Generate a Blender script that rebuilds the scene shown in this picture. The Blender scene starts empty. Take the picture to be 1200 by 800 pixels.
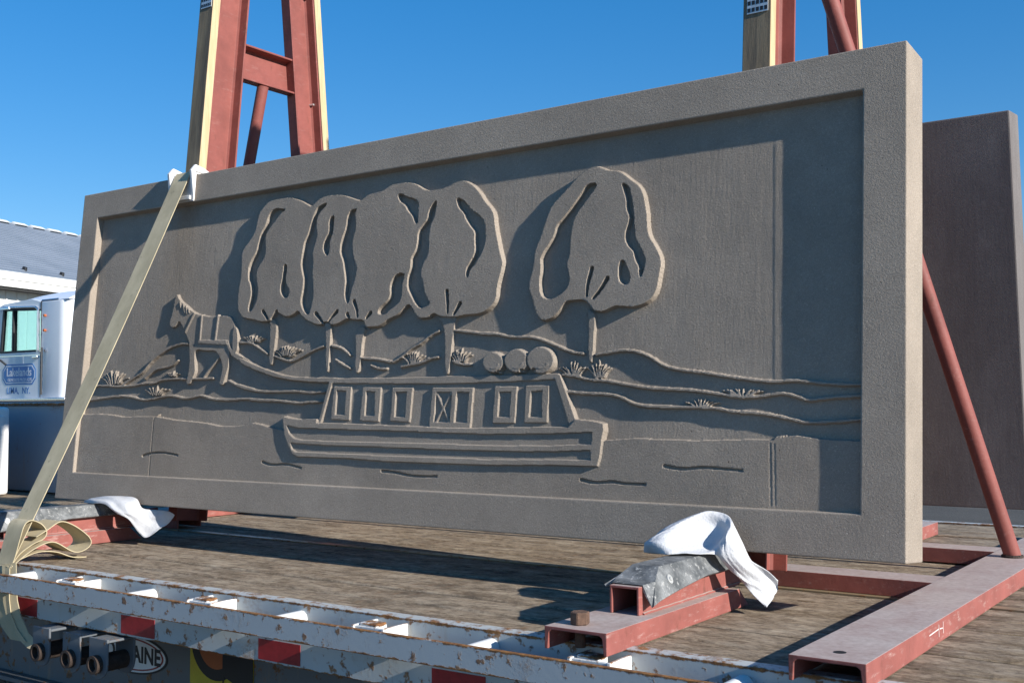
import bpy, bmesh, math, random
import numpy as np
from mathutils import Vector, Matrix
R = math.radians
SC = bpy.context.scene
COL = SC.collection

# ------------------------------------------------------------------ camera
# metres; X runs along the trailer (to the right), Y away from the viewer, z = 0 is the trailer deck
CAM_POS = (4.1261, -2.6171, 0.5166)
YAW, PITCH, ROLL = -0.6169, 0.0556, -0.0054
cam = bpy.data.cameras.new('camera'); cam_o = bpy.data.objects.new('camera', cam); COL.objects.link(cam_o)
fwd = Vector((math.sin(YAW) * math.cos(PITCH), math.cos(YAW) * math.cos(PITCH), math.sin(PITCH)))
rgt = Vector((math.cos(YAW), -math.sin(YAW), 0)); up = rgt.cross(fwd)
r2 = rgt * math.cos(ROLL) + up * math.sin(ROLL); u2 = up * math.cos(ROLL) - rgt * math.sin(ROLL)
cam_o.matrix_world = Matrix(((r2.x, u2.x, -fwd.x, CAM_POS[0]), (r2.y, u2.y, -fwd.y, CAM_POS[1]), (r2.z, u2.z, -fwd.z, CAM_POS[2]), (0, 0, 0, 1)))
cam.sensor_width = 36; cam.lens = 36 * 1303.9 / 1200; cam.clip_start = .05; cam.clip_end = 3000
SC.camera = cam_o

# ------------------------------------------------------------------ sky, sun, exposure
SUN = Vector((2.33, -.188, 1.0)).normalized()
w = bpy.data.worlds.new('World'); SC.world = w; w.use_nodes = True
nt = w.node_tree; nt.nodes.clear()
sky = nt.nodes.new('ShaderNodeTexSky'); sky.sky_type = 'NISHITA'; sky.sun_disc = False
sky.sun_elevation = math.asin(SUN.z); sky.sun_rotation = math.atan2(SUN.x, SUN.y)
sky.altitude = 200; sky.air_density = 1.0; sky.dust_density = 0.0; sky.ozone_density = 4.5
bg = nt.nodes.new('ShaderNodeBackground'); bg.inputs[1].default_value = 0.062
wo = nt.nodes.new('ShaderNodeOutputWorld')
hs = nt.nodes.new('ShaderNodeHueSaturation'); hs.inputs['Saturation'].default_value = 1.60; hs.inputs['Value'].default_value = 2.7; hs.inputs['Hue'].default_value = .508
gm = nt.nodes.new('ShaderNodeGamma'); gm.inputs[1].default_value = .66
nt.links.new(sky.outputs[0], gm.inputs[0]); nt.links.new(gm.outputs[0], hs.inputs['Color']); nt.links.new(hs.outputs[0], bg.inputs[0]); nt.links.new(bg.outputs[0], wo.inputs[0])
sl = bpy.data.lights.new('sun', 'SUN'); sl.energy = 5.0; sl.angle = R(.53); sl.color = (1, .965, .90)
so = bpy.data.objects.new('sun', sl); COL.objects.link(so); so.rotation_mode = 'QUATERNION'
so.rotation_quaternion = SUN.to_track_quat('Z', 'Y'); so.location = (20, -5, 12)
SC.view_settings.view_transform = 'Standard'; SC.view_settings.look = 'None'
SC.view_settings.exposure = 0.6; SC.view_settings.gamma = 1.0; SC.view_settings.use_curve_mapping = False

# ------------------------------------------------------------------ material helpers
class NT:
    def __init__(s, name):
        s.m = bpy.data.materials.new(name); s.m.use_nodes = True
        s.t = s.m.node_tree; s.t.nodes.clear()
        s.out = s.t.nodes.new('ShaderNodeOutputMaterial'); s.b = s.t.nodes.new('ShaderNodeBsdfPrincipled')
        s.t.links.new(s.b.outputs[0], s.out.inputs[0]); s._tc = None
    def n(s, typ, **kw):
        q = s.t.nodes.new('ShaderNode' + typ)
        for k, v in kw.items(): setattr(q, k, v)
        return q
    def put(s, sock, v):
        if isinstance(v, bpy.types.NodeSocket): s.t.links.new(v, sock)
        elif v is not None:
            if isinstance(v, tuple) and len(v) == 3 and sock.type == 'RGBA': v = v + (1,)
            sock.default_value = v
    def co(s, scale=(1, 1, 1), kind='Object', rot=(0, 0, 0)):
        if s._tc is None: s._tc = s.n('TexCoord')
        mp = s.n('Mapping'); s.put(mp.inputs['Vector'], s._tc.outputs[kind]); mp.inputs['Scale'].default_value = scale; mp.inputs['Rotation'].default_value = rot
        return mp.outputs[0]
    def noise(s, vec, scale, detail=4, rough=.55):
        q = s.n('TexNoise'); s.put(q.inputs['Vector'], vec); q.inputs['Scale'].default_value = scale
        q.inputs['Detail'].default_value = detail; q.inputs['Roughness'].default_value = rough; return q.outputs[0]
    def vor(s, vec, scale, feature='F1'):
        q = s.n('TexVoronoi', feature=feature); s.put(q.inputs['Vector'], vec); q.inputs['Scale'].default_value = scale; return q.outputs[0]
    def ramp(s, v, a, b, lo=0., hi=1.):
        q = s.n('MapRange'); q.clamp = True; s.put(q.inputs[0], v)
        for i, x in enumerate((a, b, lo, hi)): s.put(q.inputs[i + 1], x)
        return q.outputs[0]
    def math(s, op, a, b=None):
        q = s.n('Math', operation=op); s.put(q.inputs[0], a)
        if b is not None: s.put(q.inputs[1], b)
        return q.outputs[0]
    def mix(s, f, a, b):
        q = s.n('Mix', data_type='RGBA'); s.put(q.inputs[0], f); s.put(q.inputs[6], a); s.put(q.inputs[7], b); return q.outputs[2]
    def bump(s, h, strength=.5, dist=.01, prev=None):
        q = s.n('Bump'); q.inputs['Strength'].default_value = strength; q.inputs['Distance'].default_value = dist
        s.put(q.inputs['Height'], h)
        if prev is not None: s.put(q.inputs['Normal'], prev)
        return q.outputs[0]
    def xyz(s, kind='Object'):
        if s._tc is None: s._tc = s.n('TexCoord')
        q = s.n('SeparateXYZ'); s.put(q.inputs[0], s._tc.outputs[kind]); return q.outputs
    def fin(s, col=None, rough=.6, metal=0., normal=None, spec=.5):
        s.put(s.b.inputs['Base Color'], col); s.put(s.b.inputs['Roughness'], rough); s.put(s.b.inputs['Metallic'], metal)
        s.put(s.b.inputs['Specular IOR Level'], spec)
        if normal is not None: s.put(s.b.inputs['Normal'], normal)
        return s.m

def concrete(name, base, brushed=0., grain=1., stain=None, warm=1.):
    k = NT(name); c = k.co()
    big = k.noise(c, 2.2, 5); mid = k.noise(c, 17, 5); fine = k.noise(c, 420, 3, .7); fin2 = k.noise(c, 170, 3, .6)
    v = k.math('ADD', k.math('MULTIPLY', big, .5), k.math('ADD', k.math('MULTIPLY', mid, .2), k.math('MULTIPLY', fine, .75)))
    f = k.ramp(v, .54, .90)
    dk = tuple(x * .70 for x in base); lt = tuple(min(1, x * 1.22) for x in base)
    col = k.mix(f, dk, lt)
    sp = k.ramp(k.noise(c, 150, 3, .75), .36, .64); col = k.mix(k.math('MULTIPLY', sp, .34), col, tuple(x * .62 for x in base))
    ws = k.ramp(k.noise(c, 260, 1), .66, .74); col = k.mix(k.math('MULTIPLY', ws, .35), col, tuple(min(1, x * 1.9) for x in base))
    pt = k.ramp(k.noise(k.co((1, 1, .55)), 1.5, 7, .68), .44, .66); col = k.mix(k.math('MULTIPLY', pt, .22), col, tuple(x * .68 for x in base))
    holes = k.ramp(k.vor(c, 42), .03, .085, 1., 0.)
    sel = k.ramp(k.noise(c, 31, 2), .52, .60)
    pits = k.math('MULTIPLY', holes, sel)
    col = k.mix(k.math('MULTIPLY', pits, .75), col, tuple(x * .3 for x in base))
    if stain is not None:
        st = k.ramp(k.noise(k.co((3.5, 3.5, .8)), 1.2, 6, .65), .46, .70); col = k.mix(st, col, stain)
        ef = k.ramp(k.noise(k.co((2, 2, 1.2)), 2.6, 9, .75), .60, .70); col = k.mix(k.math('MULTIPLY', ef, .22), col, (.45, .42, .40))
    nrm = k.bump(k.math('SUBTRACT', k.math('ADD', k.math('MULTIPLY', fine, 1.3), fin2), k.math('MULTIPLY', pits, 2.)), min(1, .38 * grain), .0026)
    if brushed:
        br = k.noise(k.co((1, 1, .035)), 95, 3, .65); br2 = k.noise(k.co((1, 1, .012)), 16, 3, .6)
        nrm = k.bump(k.math('ADD', br, k.math('MULTIPLY', br2, 1.2)), .24 * brushed, .004, nrm)
    return k.fin(col, .93, 0, nrm, .2)

def red_steel(name, dusty=0.0, base=(.275, .088, .072)):
    k = NT(name); c = k.co()
    n1 = k.noise(c, 9, 6, .65); n2 = k.noise(c, 60, 5, .7)
    col = k.mix(k.ramp(n1, .35, .7), tuple(x * .82 for x in base), tuple(x * 1.16 for x in base))
    scr = k.ramp(k.noise(k.co((1, .35, 1.6), rot=(.3, .2, .7)), 46, 8, .76), .545, .64)
    scr = k.math('MULTIPLY', scr, k.ramp(k.noise(c, 6.5, 6, .7), .42, .62)); col = k.mix(k.math('MULTIPLY', scr, .58 if dusty else .16), col, (.50, .36, .32))
    rs = k.ramp(k.noise(k.co((1, 1, .4)), 15, 8, .75), .58, .70); col = k.mix(k.math('MULTIPLY', rs, .7), col, (.10, .04, .025))
    if dusty:
        g = k.n('NewGeometry'); sx = k.n('SeparateXYZ'); k.put(sx.inputs[0], g.outputs['Normal'])
        d = k.math('MULTIPLY', k.ramp(sx.outputs[2], .6, .95), k.ramp(n1, .18, .62, .58, .96))
        col = k.mix(k.math('MULTIPLY', d, dusty), col, k.mix(k.ramp(n2, .35, .7), (.40, .34, .30), (.54, .47, .43)))
    return k.fin(col, .62, 0, k.bump(k.math('ADD', n2, n1), .22, .003), .35)

def rusty_paint(name, base, edges=(), rust=.6, axis=2, width=.010):
    k = NT(name); c = k.co()
    sp = k.ramp(k.noise(c, 30, 5, .62), .66 - .07 * rust, .70 - .05 * rust)
    blot = k.ramp(k.noise(c, 5.2, 8, .7), .60 - .04 * rust, .72); 
    wide = k.noise(c, 3, 5); fine = k.noise(c, 80, 5, .7)
    m = k.math('MAXIMUM', k.math('MULTIPLY', sp, .9), k.math('MULTIPLY', k.math('MULTIPLY', blot, k.ramp(fine, .42, .6)), .9))
    drip = k.ramp(k.noise(k.co((1, 1, .10)), 26, 4, .6), .60, .72)
    col = k.mix(k.math('MULTIPLY', k.ramp(wide, .4, .75), .35), base, tuple(x * .80 for x in base))
    col = k.mix(k.math('MULTIPLY', drip, .30), col, (.42, .27, .13))
    co = k.xyz()[axis]
    for e in edges:
        d = k.math('ABSOLUTE', k.math('SUBTRACT', co, e))
        n = k.math('MULTIPLY', k.ramp(k.noise(c, 22, 6, .75), .36, .72), width * 1.7)
        m = k.math('MAXIMUM', m, k.ramp(k.math('SUBTRACT', n, d), -.001, .0015))
    rc = k.mix(k.ramp(fine, .35, .68), (.11, .042, .016), (.36, .17, .055))
    col = k.mix(m, col, rc)
    return k.fin(col, k.ramp(m, 0, 1, .42, .85), 0, k.bump(k.math('ADD', k.math('MULTIPLY', fine, .4), m), .35, .002), .4)

def deck_wood():
    k = NT('weathered_deck_wood'); c = k.co((.34, 1, 1)); cw = k.co(kind='Generated')
    oi = k.n('ObjectInfo')
    gv = k.n('VectorMath', operation='ADD'); k.put(gv.inputs[0], c)
    cb = k.n('CombineXYZ'); k.put(cb.inputs[0], k.math('MULTIPLY', oi.outputs['Random'], 7.)); k.put(cb.inputs[2], k.math('MULTIPLY', oi.outputs['Random'], 13.)); k.put(gv.inputs[1], cb.outputs[0])
    g = gv.outputs[0]
    grain = k.noise(g, 85, 8, .72); g2 = k.noise(g, 22, 7, .7); worn = k.noise(k.co((.45, 1, 1)), 5.5, 8, .72)
    col = k.mix(k.ramp(grain, .34, .66), (.12, .080, .050), (.41, .315, .215))
    col = k.mix(k.math('MULTIPLY', k.ramp(g2, .44, .70), .75), col, (.55, .455, .34))
    col = k.mix(k.math('MULTIPLY', k.ramp(worn, .50, .64), .72), col, (.062, .044, .031))
    ochre = k.ramp(k.noise(k.co((.12, .8, 1)), 3.2, 6, .7), .54, .70); col = k.mix(k.math('MULTIPLY', ochre, .6), col, (.40, .265, .115))
    X = k.xyz()[0]; st = k.math('ABSOLUTE', k.math('SUBTRACT', k.math('FRACT', k.math('DIVIDE', k.math('ADD', X, .06), .61)), .5))
    ln = k.ramp(st, .0, .016, 1., 0.); ln2 = k.ramp(k.math('ABSOLUTE', k.math('SUBTRACT', st, .085)), 0, .012, 1, 0)
    ln = k.math('MULTIPLY', k.math('MAXIMUM', ln, ln2), k.ramp(k.noise(k.co(), 14, 5, .7), .44, .62))
    col = k.mix(k.math('MULTIPLY', ln, .6), col, (.22, .095, .035))
    nh = k.ramp(k.vor(k.co((1.0, 7, 1)), 8), .03, .07, 1, 0); col = k.mix(k.math('MULTIPLY', nh, .6), col, (.04, .025, .02))
    wh = k.ramp(k.noise(k.co((.5, 1, 1)), 17, 8, .78), .64, .71); col = k.mix(k.math('MULTIPLY', wh, .55), col, (.62, .60, .56))
    iso = k.noise(k.co((.8, 1, 1)), 34, 9, .8); col = k.mix(k.math('MULTIPLY', k.ramp(iso, .50, .62), .55), col, (.05, .036, .026)); col = k.mix(k.math('MULTIPLY', k.ramp(iso, .46, .34), .4), col, (.50, .42, .32))
    rb = k.bump(k.math('ADD', k.math('MULTIPLY', iso, 1.5), k.math('ADD', grain, k.math('MULTIPLY', g2, 1.2))), .9, .007)
    return k.fin(col, .88, 0, rb, .25)

def lumber():
    k = NT('construction_lumber'); c = k.co((1, 1, .07))
    g = k.noise(c, 70, 7, .7); g2 = k.noise(c, 18, 6, .65)
    ge = k.n('NewGeometry'); sx = k.n('SeparateXYZ'); k.put(sx.inputs[0], ge.outputs['Normal'])
    col = k.mix(k.ramp(g, .35, .68), (.50, .36, .19), (.66, .52, .32))
    mottle = k.ramp(g2, .38, .64); 
    face = k.ramp(k.math('ABSOLUTE', sx.outputs[0]), .4, .8, 1., .12)   # faces turned to X stay pale yellow, the others go dark grey-brown
    col = k.mix(k.math('MULTIPLY', face, k.ramp(mottle, 0, 1, .62, .95)), col, (.105, .088, .072))
    return k.fin(col, .85, 0, k.bump(k.math('ADD', g, g2), .4, .003), .25)

def plain(name, col, rough=.6, metal=0., var=.12, scale=14, bumpv=.1, spec=.5, dist=.003):
    k = NT(name); c = k.co(); n1 = k.noise(c, scale, 6, .62); n2 = k.noise(c, scale * 9, 4, .6)
    cc = k.mix(k.ramp(k.math('ADD', k.math('MULTIPLY', n1, .7), k.math('MULTIPLY', n2, .3)), .32, .68), tuple(x * (1 - var) for x in col), tuple(min(1, x * (1 + var)) for x in col))
    return k.fin(cc, rough, metal, k.bump(k.math('ADD', n1, k.math('MULTIPLY', n2, .5)), bumpv, dist), spec)

M = {}
CB = (.368, .308, .250)
M['concrete'] = concrete('grey_concrete', CB, 0., 1.7)
M['relief'] = concrete('cast_relief_concrete', CB, 0., 2.4)
M['brushed'] = concrete('broom_brushed_concrete', CB, 1.9, 2.2)
M['water'] = concrete('sand_textured_concrete', CB, .3, 2.8)
M['concrete_back'] = concrete('shaded_far_concrete', (.19, .172, .165), .6, .6, stain=(.125, .108, .103))  # far panel: the shade on its inner face is put into the darker base
M['red'] = red_steel('red_primer_steel', 0., (.235, .068, .054))
M['red_base'] = red_steel('worn_red_primer_steel', .93)
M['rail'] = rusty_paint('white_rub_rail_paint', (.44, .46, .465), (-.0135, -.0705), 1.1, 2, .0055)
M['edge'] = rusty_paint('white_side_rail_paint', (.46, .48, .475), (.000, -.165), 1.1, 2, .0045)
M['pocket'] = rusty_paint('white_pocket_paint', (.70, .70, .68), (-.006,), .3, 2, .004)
M['beam'] = rusty_paint('shaded_beam_paint', (.14, .152, .165), (), 1.2)  # shade under the deck is put into this darker grey, along with dirt
M['wood'] = deck_wood()
M['lumber'] = lumber()
M['rust'] = plain('rusty_steel', (.042, .027, .020), .85, 0, .55, 40, .6)
M['rust_bolt'] = plain('rusty_brown_bolt', (.12, .066, .042), .85, 0, .5, 60, .6)
M['rust_strip'] = rusty_paint('worn_yellow_strip', (.26, .20, .12), (), 1.6)
M['rubber'] = plain('dusty_black_rubber', (.085, .088, .088), .75, 0, .45, 26, .4)
k = NT('scuffed_rubber_pad'); c = k.co(); a = k.noise(c, 16, 7, .7); b = k.noise(c, 70, 5, .7)
col = k.mix(k.ramp(a, .40, .66), (.075, .080, .083), (.23, .235, .235)); col = k.mix(k.math('MULTIPLY', k.ramp(b, .56, .68), .8), col, (.46, .45, .43))
M['pad'] = k.fin(col, .6, 0, k.bump(k.math('ADD', a, b), .5, .004), .5)
k = NT('white_foam_cloth'); c = k.co(); a = k.noise(c, 28, 4); b = k.vor(c, 190); dt = k.ramp(k.noise(c, 11, 7, .7), .56, .72)
M['cloth'] = k.fin(k.mix(k.math('MULTIPLY', dt, .45), k.mix(k.ramp(a, .3, .7), (.50, .50, .515), (.58, .58, .59)), (.36, .335, .30)), .9, 0, k.bump(k.math('ADD', a, k.math('MULTIPLY', b, .5)), .28, .005), .15)
k = NT('worn_yellow_webbing'); c = k.co((1, 1, .5)); a = k.noise(c, 9, 6, .65); b = k.noise(k.co((1, 1, 1)), 300, 2)
col = k.mix(k.ramp(a, .36, .66), (.40, .335, .215), (.54, .455, .30)); col = k.mix(k.math('MULTIPLY', k.ramp(k.noise(k.co(), 34, 6, .7), .60, .70), .5), col, (.20, .17, .12))
M['strap'] = k.fin(col, .8, 0, k.bump(b, .3, .001), .25)
M['plastic'] = plain('white_plastic', (.70, .68, .66), .5, 0, .08, 40, .1)
M['tape'] = plain('red_reflective_tape', (.30, .018, .022), .35, 0, .25, 60, .15)
M['truck'] = plain('white_truck_paint', (.84, .85, .87), .25, 0, .03, 3, .0)
M['truck_low'] = rusty_paint('shaded_blue_grey_paint', (.17, .20, .24), (), -.2)  # lower body's cast shade put into the colour; the hydraulic head shares it
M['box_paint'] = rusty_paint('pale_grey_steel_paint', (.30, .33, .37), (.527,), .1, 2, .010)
M['chrome'] = plain('brushed_chrome', (.75, .75, .77), .22, 1., .05, 20, .02)
M['black'] = plain('black_trim', (.02, .02, .022), .5, 0, .2, 20, .05)
M['rubber_seal'] = M['black']
M['blue'] = plain('blue_decal', (.05, .20, .50), .4, 0, .05, 20, .0)
M['decal_white'] = plain('white_decal', (.75, .77, .80), .4, 0, .04, 20, .0)
M['decal_black'] = plain('black_decal', (.015, .015, .018), .5, 0, .1, 20, 0)
M['decal_red'] = plain('red_decal', (.28, .03, .03), .5, 0, .15, 20, 0)
M['decal_yellow'] = plain('yellow_decal', (.55, .42, .03), .5, 0, .12, 20, .05)
M['decal_orange'] = plain('orange_decal', (.42, .11, .03), .5, 0, .12, 20, .05)
M['galv'] = plain('galvanised_plate', (.62, .62, .60), .45, .6, .15, 60, .1)
M['chalk'] = plain('chalk_mark', (.72, .60, .56), .9, 0, .2, 80, .1)
M['wall'] = plain('white_metal_wall', (.78, .77, .74), .5, 0, .04, 1.2, .05)
M['orange'] = plain('orange_paint', (.62, .20, .03), .45, 0, .1, 5, .05)
k = NT('tinted_glass'); k.t.nodes.remove(k.b); tr = k.n('BsdfTransparent'); tr.inputs[0].default_value = (.60, .83, .82, 1); gl = k.n('BsdfGlossy'); gl.inputs['Roughness'].default_value = .03
lw = k.n('LayerWeight'); lw.inputs[0].default_value = .25; mx = k.n('MixShader'); k.put(mx.inputs[0], k.math('MULTIPLY', lw.outputs[0], .5)); k.put(mx.inputs[1], tr.outputs[0]); k.put(mx.inputs[2], gl.outputs[0]); k.t.links.new(mx.outputs[0], k.out.inputs[0])
M['glass'] = k.m
k = NT('ribbed_metal_roof'); c = k.co()
M['roof'] = k.fin(k.mix(k.ramp(k.noise(c, .6, 5), .35, .7), (.175, .205, .245), (.225, .255, .30)), .5, .15, None, .5)
k = NT('packed_gravel_yard'); c = k.co(); a = k.noise(c, .5, 6); b = k.noise(c, 45, 6, .75)
M['ground'] = k.fin(k.mix(k.ramp(k.math('ADD', k.math('MULTIPLY', a, .4), k.math('MULTIPLY', b, .6)), .38, .64), (.055, .052, .048), (.12, .112, .10)), .95, 0, k.bump(b, .8, .02), .2)

# ------------------------------------------------------------------ geometry helpers
class MB:
    def __init__(s): s.v = []; s.f = []
    def add(s, vs, fs):
        o = len(s.v); s.v += [tuple(x) for x in vs]; s.f += [tuple(i + o for i in f) for f in fs]; return s
    def box(s, x0, x1, y0, y1, z0, z1):
        return s.add([(x0, y0, z0), (x1, y0, z0), (x1, y1, z0), (x0, y1, z0), (x0, y0, z1), (x1, y0, z1), (x1, y1, z1), (x0, y1, z1)],
                     [(0, 3, 2, 1), (4, 5, 6, 7), (0, 1, 5, 4), (1, 2, 6, 5), (2, 3, 7, 6), (3, 0, 4, 7)])
    def ext(s, poly, vec):                      # closed 3-D polygon swept along a vector
        n = len(poly); a = [Vector(p) for p in poly]; b = [p + Vector(vec) for p in a]
        return s.add(a + b, [tuple(range(n))[::-1], tuple(range(n, 2 * n))] + [(i, (i + 1) % n, (i + 1) % n + n, i + n) for i in range(n)])
    def cyl(s, p0, p1, r, n=20, r1=None, caps=True):
        p0, p1 = Vector(p0), Vector(p1); d = (p1 - p0).normalized(); a = d.orthogonal().normalized(); b = d.cross(a); r1 = r if r1 is None else r1
        A = [p0 + (a * math.cos(t) + b * math.sin(t)) * r for t in [2 * math.pi * i / n for i in range(n)]]
        B = [p1 + (a * math.cos(t) + b * math.sin(t)) * r1 for t in [2 * math.pi * i / n for i in range(n)]]
        fs = [(i, (i + 1) % n, (i + 1) % n + n, i + n) for i in range(n)]
        if caps: fs += [tuple(range(n))[::-1], tuple(range(n, 2 * n))]
        return s.add(A + B, fs)
    def tube(s, path, r, n=10):
        for a, b in zip(path[:-1], path[1:]): s.cyl(a, b, r, n)
        return s
    def ribbon(s, path, wvec, th):
        P = [Vector(p) for p in path]; W = Vector(wvec) / 2; n = len(P); vs = []
        for i, p in enumerate(P):
            t = (P[min(i + 1, n - 1)] - P[max(i - 1, 0)]).normalized(); nn = t.cross(W).normalized() * th / 2
            vs += [p - W - nn, p + W - nn, p + W + nn, p - W + nn]
        fs = [(0, 1, 2, 3)[::-1], tuple(4 * (n - 1) + i for i in range(4))]
        for i in range(n - 1):
            for j in range(4): fs.append((4 * i + j, 4 * i + (j + 1) % 4, 4 * i + 4 + (j + 1) % 4, 4 * i + 4 + j))
        return s.add(vs, fs)
    def grid(s, rows, flip=False):
        m, n = len(rows), len(rows[0]); vs = [p for r in rows for p in r]
        fs = [(i * n + j, i * n + j + 1, (i + 1) * n + j + 1, (i + 1) * n + j) for i in range(m - 1) for j in range(n - 1)]
        return s.add(vs, [f[::-1] for f in fs] if flip else fs)
    def mesh(s, name, bev=0., seg=2, smooth=None):
        me = bpy.data.meshes.new(name); me.from_pydata(s.v, [], s.f)
        bm = bmesh.new(); bm.from_mesh(me); bmesh.ops.recalc_face_normals(bm, faces=bm.faces)
        if bev:
            es = [e for e in bm.edges if len(e.link_faces) == 2 and e.calc_face_angle(0) > .5]
            bmesh.ops.bevel(bm, geom=es, offset=bev, segments=seg, affect='EDGES', profile=.6, clamp_overlap=True)
        bm.to_mesh(me); bm.free()
        if smooth: me.shade_smooth(); me.set_sharp_from_angle(angle=R(smooth))
        return me
    def build(s, name, mat, parent=None, bev=0., seg=2, smooth=None):
        return link(name, s.mesh(name, bev, seg, smooth), mat, parent)

def link(name, me, mat, parent=None):
    if mat is not None and not me.materials: me.materials.append(M[mat])
    o = bpy.data.objects.new(name, me); COL.objects.link(o)
    if parent is not None:
        o.parent = parent
        root = parent
        off = Vector((0, 0, 0))
        if parent.type == 'EMPTY': off = -parent.location
        o.location = off
    return o
def tag(o, label=None, cat=None, group=None, kind=None):
    if label: o['label'] = label
    if cat: o['category'] = cat
    if group: o['group'] = group
    if kind: o['kind'] = kind
    return o
def thing(name, label, cat, loc=(0, 0, 0), group=None):
    o = bpy.data.objects.new(name, None); COL.objects.link(o); o.location = loc; o.empty_display_size = .2
    return tag(o, label, cat, group)
def text(name, body, size, mat, parent, origin, right, upv, align='CENTER', bold=0., extr=.001, sx=1.):
    cu = bpy.data.curves.new(name, 'FONT'); cu.body = body; cu.size = size; cu.align_x = align; cu.align_y = 'CENTER'; cu.extrude = extr; cu.offset = bold; cu.resolution_u = 3
    t = bpy.data.objects.new('tmp', cu); COL.objects.link(t)
    dg = bpy.context.evaluated_depsgraph_get(); me = bpy.data.meshes.new_from_object(t.evaluated_get(dg)); bpy.data.objects.remove(t)
    r_, u_ = Vector(right).normalized() * sx, Vector(upv).normalized(); n_ = r_.normalized().cross(u_); o_ = Vector(origin)
    for v in me.vertices: v.co = o_ + r_ * v.co.x + u_ * v.co.y + n_ * v.co.z
    me.materials.clear(); me.name = name
    return link(name, me, mat, parent)

# ================================================================== setting: yard ground
g = MB().box(-400, 400, -400, 400, -1.35, -1.05).build('ground', 'ground'); tag(g, 'grey gravel yard under the trailer', None, None, 'structure')

# ================================================================== the relief panel
TH = .0913; PW, PH, PT = 3.3722, 1.2543, .1371; REC = .0268
PO = Vector((0, 0, .145)); PV = Vector((0, math.sin(TH), math.cos(TH))); PN = Vector((0, -math.cos(TH), math.sin(TH)))
def PP(u, v, w=0.): return PO + Vector((u, 0, 0)) + PV * v + PN * w
panel = thing('relief_panel', 'large grey concrete panel cast with trees, a horse and a canal boat', 'concrete panel', (PW / 2, .07, .145))
def panel_frame():
    m = MB(); a = .107; dr = .007; b = a + dr; z = -REC - .012
    rings = [[(0, 0), (PW, 0), (PW, PH), (0, PH)], [(a, a), (PW - a, a), (PW - a, PH - a), (a, PH - a)], [(b, b), (PW - b, b), (PW - b, PH - b), (b, PH - b)]]
    vs = [PP(u, v, 0) for u, v in rings[0]] + [PP(u, v, 0) for u, v in rings[1]] + [PP(u, v, z) for u, v in rings[2]] + [PP(u, v, -PT) for u, v in rings[0]]
    fs = []
    for i in range(4):
        j = (i + 1) % 4
        fs += [(i, j, 4 + j, 4 + i), (4 + i, 4 + j, 8 + j, 8 + i), (i, 12 + i, 12 + j, j)]
    fs += [(8, 9, 10, 11), (15, 14, 13, 12)]
    m.add(vs, fs)
    return m.build('frame', 'concrete', panel, .004, 3)
panel_frame()

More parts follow.
